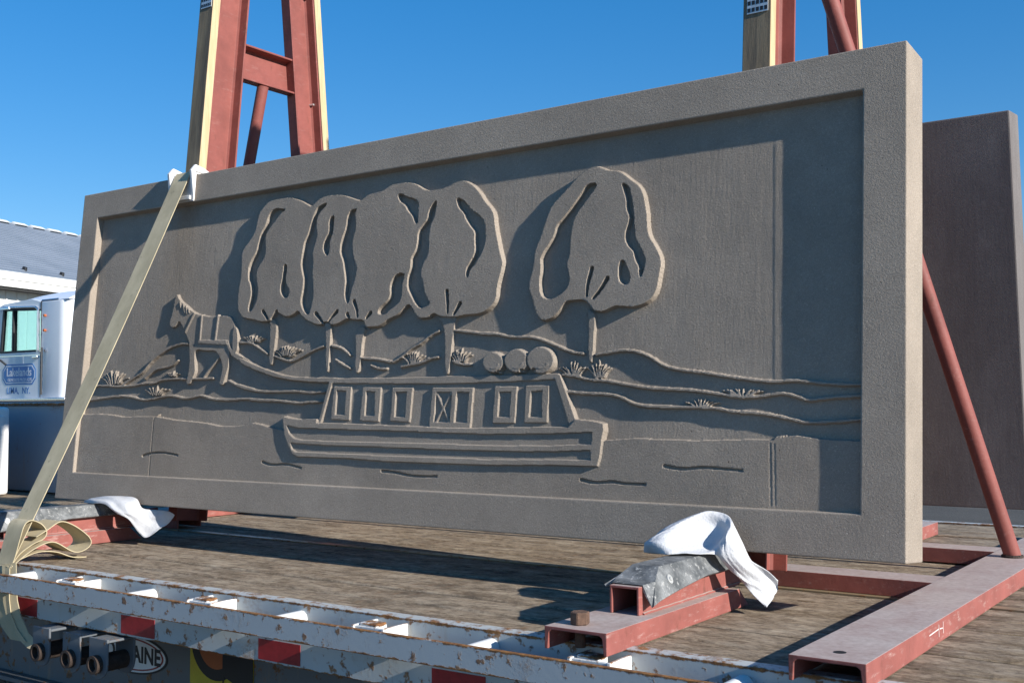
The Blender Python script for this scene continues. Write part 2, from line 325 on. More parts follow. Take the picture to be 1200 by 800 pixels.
REL = {
 'grove': "1004,891 1000,926 1011,947 1039,970 1064,1003 1072,1041 1078,1071 1100,1090 1123,1107 1165,1111 1231,1110 1286,1093 1316,1077 1342,1063 1346,1067 1378,1087 1411,1095 1467,1092 1501,1085 1540,1070 1574,1058 1581,1062 1599,1072 1601,1073 1621,1079 1668,1080 1688,1089 1708,1097 1733,1100 1774,1098 1815,1088 1841,1071 1861,1060 1900,1058 1929,1059 1952,1064 1980,1074 2008,1075 2026,1070 2055,1051 2080,1026 2099,998 2123,976 2138,953 2142,923 2151,889 2159,860 2167,834 2178,804 2178,798 2177,780 2170,755 2163,727 2163,695 2153,674 2130,657 2108,649 2081,646 2050,647 2023,644 2011,641 1965,644 1944,647 1924,657 1908,654 1901,645 1873,643 1858,647 1842,661 1829,681 1813,694 1797,682 1778,664 1764,657 1730,648 1715,637 1691,626 1665,626 1640,626 1632,629 1625,651 1586,653 1550,660 1530,653 1509,644 1477,640 1465,652 1437,654 1427,644 1410,645 1376,655 1340,673 1321,692 1310,698 1292,687 1264,678 1234,686 1209,700 1191,678 1179,673 1165,667 1123,669 1085,679 1035,686 1014,702 1001,728 999,775 1001,810 1007,840",
 'lone': "2292,812 2298,839 2312,868 2322,894 2332,928 2348,961 2387,992 2412,1015 2433,1034 2463,1053 2493,1059 2514,1050 2536,1039 2570,1034 2591,1020 2612,1002 2637,984 2652,960 2660,927 2667,893 2668,864 2675,835 2696,804 2712,774 2713,770 2715,752 2709,714 2704,682 2689,658 2666,645 2634,638 2598,642 2573,645 2553,637 2536,631 2515,632 2503,636 2471,669 2441,669 2415,669 2403,660 2391,642 2374,625 2348,615 2325,616 2311,631 2301,655 2290,686 2277,713 2278,736 2286,759 2293,797 2292,824",
 'slots': ["1154,1076 1129,1055 1120,1023 1096,991 1087,957 1079,924 1054,895 1042,862 1050,818 1053,824 1069,788 1067,754 1058,725 1063,708 1078,713 1099,744 1104,777 1095,808 1084,847 1086,833 1091,867 1121,899 1128,924 1120,963 1123,993 1151,1020 1173,1039 1189,1057 1215,1065 1193,1071", "1227,869 1242,864 1242,838 1239,805 1238,819 1246,793 1266,771 1257,749 1239,748 1220,766 1217,791 1224,812 1224,837 1227,840", "1414,1068 1381,1059 1370,1052 1351,1012 1339,968 1321,940 1318,916 1313,883 1313,854 1328,816 1324,829 1332,804 1330,767 1322,731 1337,701 1356,684 1370,685 1376,711 1384,752 1376,793 1370,826 1372,862 1363,895 1372,924 1382,960 1373,994 1376,1027 1394,1045 1415,1060", "1457,1020 1457,998 1457,965 1443,933 1447,901 1438,879 1419,895 1412,916 1421,940 1438,963 1435,987 1436,1012", "1560,1032 1533,1030 1519,1008 1517,971 1503,940 1495,909 1497,884 1513,859 1522,826 1530,793 1531,782 1529,747 1537,722 1546,710 1553,717 1558,753 1571,788 1577,811 1578,830 1559,863 1550,904 1552,936 1563,967 1554,1008 1555,1024", "1739,1062 1757,1060 1778,1047 1814,1037 1832,1020 1831,997 1834,966 1830,954 1820,959 1808,984 1787,1001 1775,1022 1749,1037", "1788,792 1773,797 1753,792 1739,778 1731,755 1736,728 1725,708 1691,688 1684,673 1695,665 1718,667 1737,682 1761,694 1780,710 1783,733 1781,760 1789,782", "1907,1023 1889,1010 1876,988 1873,962 1855,946 1837,927 1837,896 1832,866 1814,844 1813,821 1814,842 1816,811 1804,781 1804,747 1823,719 1840,695 1861,677 1884,681 1903,690 1892,703 1876,727 1869,758 1855,789 1864,822 1877,840 1873,832 1886,857 1882,907 1886,945 1901,970 1905,993", "1986,1020 2002,1016 2026,1000 2047,974 2080,955 2099,935 2107,908 2108,864 2096,836 2080,815 2071,801 2054,789 2049,762 2040,768 2040,790 2055,811 2063,825 2061,817 2073,845 2067,875 2067,905 2050,921 2030,946 2019,969 1995,990", "2497,1005 2478,1007 2461,1000 2449,981 2428,956 2407,932 2386,911 2367,894 2362,868 2345,842 2324,817 2316,799 2316,799 2320,764 2315,734 2321,692 2340,679 2362,678 2397,694 2416,712 2419,742 2406,769 2413,802 2416,802 2416,847 2422,900 2434,925 2459,953 2483,980 2495,994", "2581,998 2605,981 2614,950 2622,909 2626,865 2631,828 2652,797 2663,774 2665,771 2660,739 2651,720 2645,733 2646,751 2633,770 2626,795 2626,795 2603,819 2596,846 2609,881 2610,899 2599,919 2598,948 2586,979", "2592,776 2605,757 2619,727 2615,709 2603,703 2587,711 2580,730 2582,766"],
 'branch': ["1137,706 1154,688 1169,671", "1206,701 1196,688 1179,672", "1401,684 1422,666 1438,648", "1501,686 1479,670 1460,649", "1575,716 1591,688 1596,656", "1652,673 1628,651", "1549,674 1560,657", "1968,725 1974,687 1976,647", "2022,683 2010,665 1997,646", "2493,757 2481,715 2478,667", "2545,725 2521,690 2493,664"],
 'trunks': ["1167,675 1172,660 1177,589 1179,514 1201,516 1204,588 1209,650 1191,678", "1437,652 1447,619 1454,563 1454,543 1462,484 1473,484 1472,525 1472,573 1473,626 1468,650", "1582,629 1592,556 1593,477 1613,479 1618,538 1620,593 1631,631", "1929,649 1957,616 1967,567 1973,469 1987,465 1992,499 1996,566 2002,626 2011,645", "2476,644 2485,610 2488,493 2502,488 2505,548 2506,609 2504,631"],
 'ridges': ["2004,601 2062,594 2121,585 2159,585 2093,590 2166,584 2214,572 2278,571 2315,564 2360,548 2427,521 2470,515", "2513,511 2569,518 2599,521 2645,516 2686,499 2726,473 2781,461 2846,454 2904,443 2981,432 3040,426 3089,429 3114,427 3190,418 3273,416", "2404,457 2452,451 2491,440 2524,441 2495,440 2543,438 2602,427 2683,414 2750,411 2815,407 2879,399 2941,388 2992,388 3041,395 3070,397 3113,385 3126,378 3190,386 3274,389", "2420,408 2480,402 2538,401 2496,402 2556,400 2598,391 2639,371 2685,364 2784,363 2880,361 2932,350 2992,348 3042,341 3114,326 3121,324 3191,326 3274,333", "99,451 238,457 308,450 408,451 483,460 557,460 587,473 690,475 730,472 888,473", "97,393 189,401 325,413 414,410 481,396 545,399 627,411 678,410 740,398 799,407 833,411 898,395 992,393 1066,398 1139,392 1219,387 1065,399 1133,390 1185,392 1262,387 1350,379 1374,383 1447,385", "362,458 425,485 476,504 514,540 563,569 632,597 692,608 733,605", "490,480 530,503 560,516 642,522 680,544", "1008,601 1076,597 1111,581 1167,554", "1207,544 1279,524 1310,528 1346,542 1393,560 1440,572", "1479,572 1518,565 1543,553 1564,538", "1501,525 1535,507 1568,494", "1618,526 1691,521 1753,509 1774,517 1805,533 1830,552 1871,567 1906,590 1939,602", "1662,501 1694,490 1730,489", "1792,494 1834,500 1876,504 1911,517 1942,520", "2001,506 2029,496 2069,494", "975,462 1043,436 1144,422 991,453 1082,429 1162,421 1246,420 1321,422 1395,414 1461,418"],
 'water': "44,338 98,340 221,342 301,339 380,331 500,332 584,333 699,320 810,314 888,308 956,298 1021,298 1075,303 1124,312 1165,307 1228,294 1334,284 2114,279 2529,273 2549,271 2642,278 2743,277 2829,275 2913,278 2973,280 3042,280 3047,288 3081,293 3061,287 3100,292 3170,284 3284,280 3305,74 3305,35 -37,-58 -104,323",
 'ripples': ["527,183 572,194 644,199 732,190", "1190,177 1234,166 1304,174 1379,162", "1743,162 1796,161 1867,150 1966,153", "2482,161 2526,153 2583,160 2623,154 2683,156", "2740,206 2793,198 2847,206 2902,204 2960,201"],
 'horse': "643,802 659,779 681,763 708,750 735,732 761,720 787,712 821,707 846,702 893,703 954,700 975,685 991,659 1005,631 1009,606 1007,566 987,566 972,595 979,595 970,567 971,527 969,505 957,471 950,446 929,448 928,456 934,481 940,512 921,550 885,576 838,574 777,583 779,547 789,506 786,490 774,468 762,451 737,456 743,468 749,491 751,532 744,580 736,613 733,616 723,633 707,651 697,663 687,678 668,695 653,675 633,668 614,678 614,699 624,722 631,758 633,787",
 'hindleg': "919,553 889,526 868,509 838,480",
 'straps': ["801,707 801,616", "894,703 888,612", "757,718 714,650"],
 'mane': ["668,765 676,743", "690,755 702,721", "706,748 715,718", "722,737 729,721"],
 'band': "794,616 951,610 961,591 796,603",
 'tail': "982,656 1000,658 1014,617 1014,559 986,566 981,619",
 'rope': "947,611 959,607 973,585 998,565 1017,559 1051,542 1088,528 1028,547 1098,521 1180,497 1259,477 1322,469 1445,465 1563,462 1483,462 1804,458 1993,460 2234,458 2338,460 2391,461 2400,455 2381,443 2280,440 2141,438 1995,436 1733,440 1584,443 1478,445 1494,447 1386,451 1292,459 1215,471 1128,493 1058,515 1008,537 1034,529 986,550 960,579 950,598",
 'hull': "1282,336 1314,329 1358,325 1442,327 1459,313 1503,313 1816,306 1923,304 2092,301 2150,302 2333,306 2437,307 2457,329 2504,326 2533,322 2553,317 2554,296 2549,271 2545,226 2538,199 2517,199 2382,198 2157,192 2012,192 1754,193 1606,198 1431,198 1365,198 1342,206 1318,232 1295,270 1284,314",
 'groove': ["1304,303 1361,295 1540,292 1817,289 2005,285 2151,283 2378,287 2517,293 2515,260 2379,253 2153,250 2008,252 1749,252 1543,253 1389,254 1346,260 1320,275", "1329,244 1486,239 1821,237 2009,234 2154,234 2380,236 2513,243 2515,216 2381,214 2156,209 2011,211 1752,211 1547,213 1357,215 1337,224"],
 'cabin': "1477,456 2387,461 2453,330 2433,306 2145,301 2000,301 1739,303 1497,311 1440,315",
 'sides': ["1483,449 1500,449 1459,311 1445,314", "2379,448 2399,457 2458,329 2437,307"],
 'wins': ["1507,435 1586,432 1586,322 1501,325", "1637,430 1717,429 1715,318 1631,322", "1765,427 1850,426 1845,317 1763,321", "2169,426 2250,424 2247,317 2166,317", "2281,426 2362,426 2361,319 2281,319"],
 'panes': ["1521,420 1563,419 1563,341 1521,341", "1653,416 1690,415 1694,338 1652,338", "1780,412 1824,412 1825,334 1780,334", "2186,408 2228,409 2227,335 2184,335", "2300,409 2338,410 2340,335 2297,335"],
 'door': "1929,425 2089,423 2085,300 1924,302",
 'doorpanes': ["1945,410 2006,410 2005,318 1943,318", "2026,410 2072,409 2070,318 2022,318"],
 'doorx': ["1945,410 2001,318", "2005,410 1949,318"],
 'barrels': ["2199,496 2198,488 2195,481 2189,475 2182,470 2173,468 2163,467 2153,468 2144,471 2136,476 2129,483 2125,490 2123,498 2124,506 2127,513 2133,520 2141,524 2150,527 2159,528 2169,526 2179,523 2187,518 2193,512 2197,504", "2288,498 2287,490 2283,481 2277,475 2269,469 2259,466 2248,465 2237,466 2227,470 2217,476 2210,483 2205,492 2203,501 2204,510 2208,518 2214,525 2223,530 2233,533 2244,534 2255,533 2265,529 2275,523 2282,516 2286,507", "2378,498 2377,488 2373,479 2366,471 2356,465 2345,461 2333,460 2321,462 2309,466 2299,472 2291,481 2286,490 2284,500 2285,511 2289,520 2296,528 2306,534 2317,537 2329,538 2341,536 2353,532 2363,526 2371,517 2376,508"],
 'tufts': [["260,461 238,478 202,489", "273,458 255,481 229,498", "278,460 264,485 242,504", "289,461 279,491 266,514", "302,462 299,490 297,512", "307,463 307,490 310,510", "319,462 325,486 339,503", "326,461 335,483 355,498", "337,463 353,477 382,483"], ["537,417 520,428 493,435", "548,414 535,431 516,443", "557,417 549,433 537,444", "566,413 563,431 559,444", "572,414 570,437 570,454", "582,415 587,430 597,440", "590,415 599,428 615,437", "600,415 613,428 638,435"], ["642,487 634,493 621,497", "650,486 645,493 638,498", "659,485 658,496 658,505", "666,486 669,492 676,497", "674,484 681,490 695,493"], ["1069,599 1055,610 1032,618", "1076,599 1066,610 1050,618", "1082,601 1074,613 1063,622", "1089,598 1084,612 1078,623", "1099,601 1100,612 1103,621", "1108,601 1113,611 1124,617", "1113,599 1121,608 1136,612", "1119,599 1131,606 1151,610"], ["1237,544 1221,556 1195,564", "1244,548 1231,560 1211,568", "1250,545 1241,561 1226,572", "1254,546 1246,564 1235,577", "1260,547 1255,566 1249,579", "1266,546 1264,566 1263,580", "1271,547 1271,564 1274,576", "1279,542 1283,560 1291,574", "1284,542 1291,559 1304,570", "1291,542 1301,557 1321,566", "1297,545 1310,556 1335,561"], ["1818,506 1804,519 1782,528", "1822,506 1811,518 1792,525", "1832,504 1824,521 1813,533", "1836,504 1830,523 1822,536", "1840,505 1837,525 1833,540", "1845,506 1845,526 1845,541", "1850,505 1852,525 1856,539", "1857,505 1862,521 1872,530", "1862,503 1870,517 1885,526", "1869,502 1881,514 1902,520"], ["2011,505 2000,519 1983,528", "2018,504 2011,519 1999,529", "2023,504 2018,525 2010,540", "2027,505 2024,523 2020,535", "2032,506 2031,528 2032,545", "2038,506 2040,522 2045,533", "2044,503 2050,520 2061,531", "2048,506 2056,517 2071,523"], ["2418,457 2407,468 2388,474", "2424,459 2416,471 2401,479", "2429,459 2422,471 2412,478", "2437,457 2434,477 2429,493", "2442,456 2442,477 2442,495", "2447,458 2449,476 2453,489", "2451,456 2456,471 2464,480", "2456,457 2462,469 2474,475", "2461,454 2470,468 2487,476"], ["2510,449 2501,464 2487,473", "2514,447 2507,467 2497,481", "2516,444 2510,466 2501,482", "2521,446 2517,470 2513,487", "2525,447 2524,475 2523,497", "2529,448 2530,468 2533,482", "2534,445 2537,467 2543,483", "2537,448 2542,465 2552,475", "2541,448 2548,463 2561,472"], ["2930,392 2918,401 2898,406", "2935,392 2926,402 2909,408", "2940,394 2932,402 2919,407", "2946,394 2941,404 2934,410", "2950,392 2947,402 2943,409", "2956,395 2956,404 2957,410", "2964,393 2969,402 2977,407", "2968,393 2974,401 2985,407", "2975,393 2984,401 3001,406", "2978,392 2990,399 3009,403"], ["2820,363 2810,371 2792,376", "2823,363 2815,371 2801,375", "2830,363 2825,374 2817,382", "2836,363 2834,375 2830,384", "2840,364 2839,376 2839,385", "2845,363 2847,375 2851,384", "2849,364 2854,374 2861,380", "2854,363 2860,372 2872,377", "2862,363 2872,371 2890,375"]],
 'seamR': "3037,1047 3047,421 3034,270 3039,117",
 'seamL': "585,399 594,339 575,326 575,247 575,103",
 'parts12': "1346,1067 1312,696",
}

def PTS(s): return np.array([[float(t) for t in q.split(',')] for q in s.split()]) / 1000.
def build_relief():
    h = .001; u0, v0, u1, v1 = .1025, .1025, PW - .1025, PH - .1025
    nu, nv = int(round((u1 - u0) / h / 2)) * 2 + 1, int(round((v1 - v0) / h / 2)) * 2 + 1
    H = np.zeros((nv, nu), np.float32); L = np.zeros((nv, nu), np.int16); names = ['background_field', 'water_field']
    def bbox(p, pad=.004):
        i0 = max(0, int((p[:, 0].min() - pad - u0) / h)); i1 = min(nu, int((p[:, 0].max() + pad - u0) / h) + 2)
        j0 = max(0, int((p[:, 1].min() - pad - v0) / h)); j1 = min(nv, int((p[:, 1].max() + pad - v0) / h) + 2)
        return j0, j1, i0, i1
    def fill(p):
        j0, j1, i0, i1 = bbox(p); U = (u0 + np.arange(i0, i1) * h)[None, :]; V = (v0 + np.arange(j0, j1) * h)[:, None]
        m = np.zeros((j1 - j0, i1 - i0), bool)
        for (ax, ay), (bx, by) in zip(p, np.roll(p, -1, 0)):
            if ay == by: continue
            c = (V > min(ay, by)) & (V <= max(ay, by)); x = ax + (V - ay) * (bx - ax) / (by - ay); m ^= c & (U < x)
        return (slice(j0, j1), slice(i0, i1)), m
    def dist(p, pad):
        j0, j1, i0, i1 = bbox(p, pad); U = (u0 + np.arange(i0, i1) * h)[None, :]; V = (v0 + np.arange(j0, j1) * h)[:, None]
        d = np.full((j1 - j0, i1 - i0), 9.); T = np.zeros_like(d); n = len(p) - 1
        for i, ((ax, ay), (bx, by)) in enumerate(zip(p[:-1], p[1:])):
            dx, dy = bx - ax, by - ay; q = dx * dx + dy * dy + 1e-12
            t = np.clip(((U - ax) * dx + (V - ay) * dy) / q, 0, 1); e = np.hypot(U - ax - t * dx, V - ay - t * dy)
            k = e < d; T = np.where(k, (i + t) / n, T); d = np.where(k, e, d)
        return (slice(j0, j1), slice(i0, i1)), d, T
    rng = np.random.default_rng(5)
    def smooth(p, closed=True):               # one Chaikin pass rounds the traced corners
        q = []; n = len(p)
        for i in range(n if closed else n - 1):
            a, b = p[i], p[(i + 1) % n]; q += [a * .75 + b * .25, a * .25 + b * .75]
        if not closed: q = [p[0]] + q[1:-1] + [p[-1]]
        return np.array(q)
    def lab(nm): names.append(nm); return len(names) - 1
    def setp(p, lev, l=None, sm=False, mode='set'):
        s, m = fill(smooth(p) if sm else p)
        H[s] = np.where(m, lev if mode == 'set' else np.maximum(H[s], lev), H[s])
        if l is not None: L[s] = np.where(m, l, L[s])
        return s, m
    def line(p, wd, lev, l=None, taper=0., mode='max', wob=0.):
        s, d, T = dist(p, wd + .003)
        wq = wd * (1 - taper * T) if taper else wd
        if wob: wq = wq * (1 + wob * np.sin(T * len(p) * 5.1 + len(p)))
        m = d < wq
        H[s] = np.where(m, np.maximum(H[s], lev) if mode == 'max' else lev, H[s])
        if l is not None: L[s] = np.where(m, l, L[s])
    def blur(A, k, n=2):
        for _ in range(n):
            for ax in (0, 1):
                P = np.concatenate([np.repeat(np.take(A, [0], ax), k, ax), A, np.repeat(np.take(A, [-1], ax), k, ax)], ax)
                c = np.cumsum(P, ax, dtype=np.float64); z = np.zeros_like(np.take(c, [0], ax)); c = np.concatenate([z, c], ax)
                N = A.shape[ax]; w_ = 2 * k + 1
                A = ((np.take(c, range(w_, w_ + N), ax) - np.take(c, range(0, N), ax)) / w_).astype(np.float32)
        return A
    D = {k_: (PTS(v) if isinstance(v, str) else [[PTS(x) for x in q] if isinstance(q, list) else PTS(q) for q in v]) for k_, v in REL.items()}
    # water level and bank lines
    setp(D['water'], .017, 1)
    for q in D['ridges']:
        line(smooth(q, False), .0042, .0125, lab('bank_line'), 0., 'max', .10)
    # trees
    gl = [lab('tree_relief') for _ in range(4)]; ll = lab('tree_relief')
    s, m = fill(smooth(D['grove'])); H[s] = np.where(m, .0205, H[s])
    Ug = (u0 + np.arange(s[1].start, s[1].stop) * h)[None, :] + 0 * m; Vg = (v0 + np.arange(s[0].start, s[0].stop) * h)[:, None]
    b3 = 1.872 + (Vg - .68) * .30
    idx = np.where(Ug < 1.336, gl[0], np.where(Ug < 1.583, gl[1], np.where(Ug < b3, gl[2], gl[3]))); L[s] = np.where(m, idx, L[s])
    setp(D['lone'], .0205, ll, True)
    for i, q in enumerate(D['trunks']): setp(q, .0120, gl[i] if i < 4 else ll, True, 'max')
    for q in D['slots']: setp(q, .0005, None, True)
    # horse, rope, boat
    hl = lab('horse_relief'); line(D['hindleg'], .005, .0115, hl); setp(D['horse'], .0135, hl, True)
    cl = lab('boat_relief'); setp(D['cabin'], .0095, cl)
    rl = lab('tow_rope_relief'); setp(D['rope'], .0165, rl)
    Ucol = np.arange(nu) * h + u0; L[(L == rl) & (Ucol[None, :] > 1.49)] = cl
    setp(D['hull'], .0255, cl)
    for q in D['groove']: setp(q, .0185, cl)
    for q in D['sides']: setp(q, .0175, cl)
    for q, pn in zip(D['wins'], D['panes']):
        wl = lab('cabin_window'); setp(q, .0155, wl); setp(pn, .0085, wl)
    dl = lab('cabin_door'); setp(D['door'], .0158, dl)
    for q in D['doorpanes']: setp(q, .0085, dl)
    for q in D['doorx']: line(q, .0045, .0140, dl)
    for i, q in enumerate(D['barrels']):
        bl = lab('barrel_relief'); c = q.mean(0)
        setp(c + (q - c) * 1.07, .0135, bl); setp(c + (q - c) * 1.035, .0190, bl); setp(c + (q - c), .0240, bl)
        line(c + (q[2:8] - c) * .62, .0045, .0250, bl, .5); setp(c + [(.022 * (1 if i < 2 else -1)), -.03] + (q - c) * .17, .012, bl)
    setp(D['band'], .0180, hl); setp(D['tail'], .0165, hl, True)
    # fine details
    for q in D['straps']: line(q, .0048, .0175, hl)
    for q in D['mane']: line(q, .0028, .0175, hl, .5)
    for q in D['branch']:
        q = q.copy(); q[-1] = q[-2] + (q[-1] - q[-2]) * .72
        line(smooth(q, False), .0058, .0008, None, .45, 'set')
    for q in D['ripples']: line(smooth(smooth(q, False), False), .0042, .0095, None, .3, 'set')
    for bl in D['tufts']:
        l = lab('grass_tuft_relief')
        for q in bl: line(smooth(q, False), .0031, .0115, l, .6)
    sr = D['seamR']; line(sr[:2], .013, .0005); line(sr[:2], .009, .0009); line(sr[2:], .0020, .0158, None, 0, 'set'); line(sr[2:] + [[.011, 0]], .0020, .0162, None, 0, 'set')
    line(D['seamL'][1:], .0022, .0138, None, 0, 'set')
    H[:] = blur(H, 1, 1) * .82
    # hand-troweled unevenness of the form liner
    def lownoise(sz, amp):
        a = rng.normal(size=(nv // sz + 3, nu // sz + 3)); yi = np.arange(nv) / sz; xi = np.arange(nu) / sz
        y0, x0 = yi.astype(int), xi.astype(int); fy, fx = (yi - y0)[:, None], (xi - x0)[None, :]
        fy, fx = fy * fy * (3 - 2 * fy), fx * fx * (3 - 2 * fx)
        A = a[np.ix_(y0, x0)] * (1 - fy) * (1 - fx) + a[np.ix_(y0 + 1, x0)] * fy * (1 - fx) + a[np.ix_(y0, x0 + 1)] * (1 - fy) * fx + a[np.ix_(y0 + 1, x0 + 1)] * fy * fx
        return (A * amp).astype(np.float32)
    H[:] += lownoise(90, .00022) + lownoise(24, .00008)
    # hand over a few millimetres of flat ground to each figure so that seams lie on flat concrete
    for _ in range(6):
        for dj, di in ((0, 1), (0, -1), (1, 0), (-1, 0)):
            S = np.roll(L, (dj, di), (0, 1)); L[:] = np.where((L < 2) & (S >= 2), S, L)
    # keep every figure one connected piece: specks go back to the ground, larger islands become pieces of their own
    def islands(mask):
        par = []; prev = []; runs = []
        def fd(a):
            while par[a] != a: par[a] = par[par[a]]; a = par[a]
            return a
        for r_ in range(mask.shape[0]):
            d = np.flatnonzero(np.diff(np.concatenate([[0], mask[r_].view(np.int8), [0]]))); cur = []
            for a, e in zip(d[::2], d[1::2]):
                k_ = len(par); par.append(k_); runs.append((r_, a, e)); cur.append((a, e, k_))
                for pa_, pe, pk_ in prev:
                    if pa_ < e and pe > a: par[fd(k_)] = fd(pk_)
            prev = cur
        g_ = {}
        for k_, (r_, a, e) in enumerate(runs): g_.setdefault(fd(k_), []).append((r_, a, e))
        return list(g_.values())
    Lv = L[::2, ::2].copy(); F = Lv[:-1, :-1].copy()
    for li in range(2, len(names)):
        rs, cs = np.nonzero(F == li)
        if not len(rs): continue
        a0, b0 = rs.min(), cs.min(); sub = np.ascontiguousarray(F[a0:rs.max() + 1, b0:cs.max() + 1] == li)
        G = sorted(islands(sub), key=lambda q: -sum(e - a for _, a, e in q))
        for n_, q in enumerate(G):
            if n_ == 0: continue
            sz = sum(e - a for _, a, e in q)
            new = lab(names[li]) if sz > 700 and names[li] == 'bank_line' else 0
            for r_, a, e in q: F[a0 + r_, b0 + a:b0 + e] = new
    Hs = H[::2, ::2]; Ls = L[::2, ::2]; mv, mu = Hs.shape
    uu, vv = np.meshgrid(u0 + np.arange(mu) * 2 * h, v0 + np.arange(mv) * 2 * h)
    ww = -REC + Hs
    W = np.stack([uu, vv * PV.y + ww * PN.y + PO.y, vv * PV.z + ww * PN.z + PO.z], -1).reshape(-1, 3)
    du = np.gradient(Hs, 2 * h, axis=1); dv = np.gradient(Hs, 2 * h, axis=0)
    ii = np.arange((mv - 1) * (mu - 1)); r = ii // (mu - 1); c = ii % (mu - 1); base = r * mu + c
    quads = np.stack([base, base + 1, base + 1 + mu, base + mu], 1); fl = F.reshape(-1)
    boat = None
    order = sorted(range(len(names)), key=lambda i: names[i] != 'boat_relief')
    for li in order:
        qf = quads[fl == li]
        if not len(qf): continue
        used, inv = np.unique(qf, return_inverse=True); inv = inv.reshape(-1, 4)
        me = bpy.data.meshes.new(names[li]); me.vertices.add(len(used)); me.vertices.foreach_set('co', W[used].astype(np.float32).ravel())
        me.loops.add(inv.size); me.loops.foreach_set('vertex_index', inv.astype(np.int32).ravel())
        me.polygons.add(len(inv)); me.polygons.foreach_set('loop_start', (np.arange(len(inv)) * 4).astype(np.int32)); 
        me.update(calc_edges=True); me.validate(); me.shade_smooth(); me.set_sharp_from_angle(angle=R(38))
        nm = names[li]; par = panel
        if nm in ('cabin_window', 'cabin_door'): par = boat
        o = link(nm, me, {'background_field': 'brushed', 'water_field': 'water'}.get(nm, 'relief'), par)
        if par is boat: o.location = (0, 0, 0)
        if nm == 'boat_relief': boat = o
build_relief()

# ================================================================== the plain panel leaning on the far side
far = thing('plain_panel', 'plain brown-grey concrete panel standing behind the relief panel', 'concrete panel', (1.7, 1.38, .163))
FV = Vector((0, -math.sin(TH), math.cos(TH))); FN = Vector((0, -math.cos(TH), -math.sin(TH)))
def FP(u, v, w=0.): return Vector((0, 1.30, .163)) + Vector((u, 0, 0)) + FV * v + FN * w
m = MB(); fw0, fw1, fh = .02, 3.392, 1.29
m.ext([FP(fw0, 0), FP(fw1, 0), FP(fw1, fh), FP(fw0, fh)], FN * -PT); m.build('slab', 'concrete_back', far, .005, 2)

# ================================================================== flatbed trailer
trailer = thing('flatbed_trailer', 'white flatbed trailer with weathered plank deck and rusty side rail', 'trailer', (0, .6, -1.05))
X0, X1 = -6.2, 6.4
rr = random.Random(11)
pm = MB().box(X0, X1, 0, .1370, -.038, 0).mesh('plank', .0035, 1)
y = -.514; i = 0
STRIPS = (6,)
while y < 2.30:
    if i in STRIPS:
        o = MB().box(X0, X1, y, y + .036, -.034, .0005).build('deck_strip', 'rust_strip', trailer); y += .040
    o = link('plank', pm, 'wood', trailer); o.location = Vector((0, y, rr.uniform(-.005, .0)) ) - trailer.location; y += .1475; i += 1
YF = y
# near side rail: deck edge channel, rub rail on stake pockets and spools
m = MB().ext([(X0, -.556, .004), (X0, -.556, -.165), (X0, -.500, -.165), (X0, -.500, -.159), (X0, -.549, -.159), (X0, -.549, -.040), (X0, -.5175, -.040), (X0, -.5175, .004)], (X1 - X0, 0, 0))
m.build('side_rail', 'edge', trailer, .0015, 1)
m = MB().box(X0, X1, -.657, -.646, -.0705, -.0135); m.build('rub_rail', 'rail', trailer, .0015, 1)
pk = MB()
pk.box(-.052, -.044, -.6455, -.5565, -.076, -.008).box(.044, .052, -.6455, -.5565, -.076, -.008).box(-.0438, .0438, -.640, -.632, -.074, -.010)
pme = pk.mesh('stake_pocket', .0012, 1)
cl = MB().box(-.040, .015, -.628, -.590, -.030, -.004).mesh('pocket_clip', .003, 1)
sp = MB().cyl((0, -.6455, -.035), (0, -.5565, -.035), .021, 16).mesh('spool', 0, 1, 40)
for k_ in range(-11, 9):
    x = 1.080 + .6115 * k_
    for me, nm, mt, dx in ((pme, 'stake_pocket', 'pocket', 0), (cl, 'pocket_clip', 'pocket', 0), (sp, 'rail_spool', 'pocket', -.31)):
        if nm == 'pocket_clip' and not -1 <= k_ <= 3: continue
        o = link(nm, me, mt, trailer); o.location = Vector((x + dx, 0, 0)) - trailer.location
tp = MB().box(0, .158, -.5575, -.5562, -.158, -.104).mesh('reflective_tape')
for k_ in range(-8, 7):
    o = link('reflective_tape', tp, 'tape', trailer); o.location = Vector((1.232 + .598 * k_, 0, 0)) - trailer.location
# far side rail, beams, cross members
MB().ext([(X0, YF + .040, .004), (X0, YF + .040, -.165), (X0, YF, -.165), (X0, YF, -.159), (X0, YF + .033, -.159), (X0, YF + .033, -.040), (X0, YF + .004, -.040), (X0, YF + .004, .004)], (X1 - X0, 0, 0)).build('side_rail', 'edge', trailer, .0015, 1)
for yb in (-.25, 1.45):
    s = -1 if yb < .5 else 1
    MB().ext([(X0, yb, -.060), (X0, yb + s * .055, -.060), (X0, yb + s * .055, -.072), (X0, yb + s * .005, -.072), (X0, yb + s * .005, -.470), (X0, yb + s * .070, -.470), (X0, yb + s * .070, -.484), (X0, yb - s * .07, -.484), (X0, yb - s * .07, -.470), (X0, yb - s * .005, -.470), (X0, yb - s * .005, -.072), (X0, yb, -.072)], (X1 - X0, 0, 0)).build('main_beam', 'beam', trailer)
cm = MB().ext([(0, -.545, -.045), (0, -.545, -.135), (0, YF + .03, -.135), (0, YF + .03, -.045)], (.006, 0, 0)).ext([(.0062, -.545, -.045), (.0062, -.545, -.051), (.0062, YF + .03, -.051), (.0062, YF + .03, -.045)], (.05, 0, 0)).mesh('cross_member')
for k_ in range(20):
    o = link('cross_member', cm, 'beam', trailer); o.location = Vector((-5.9 + .61 * k_, 0, 0)) - trailer.location
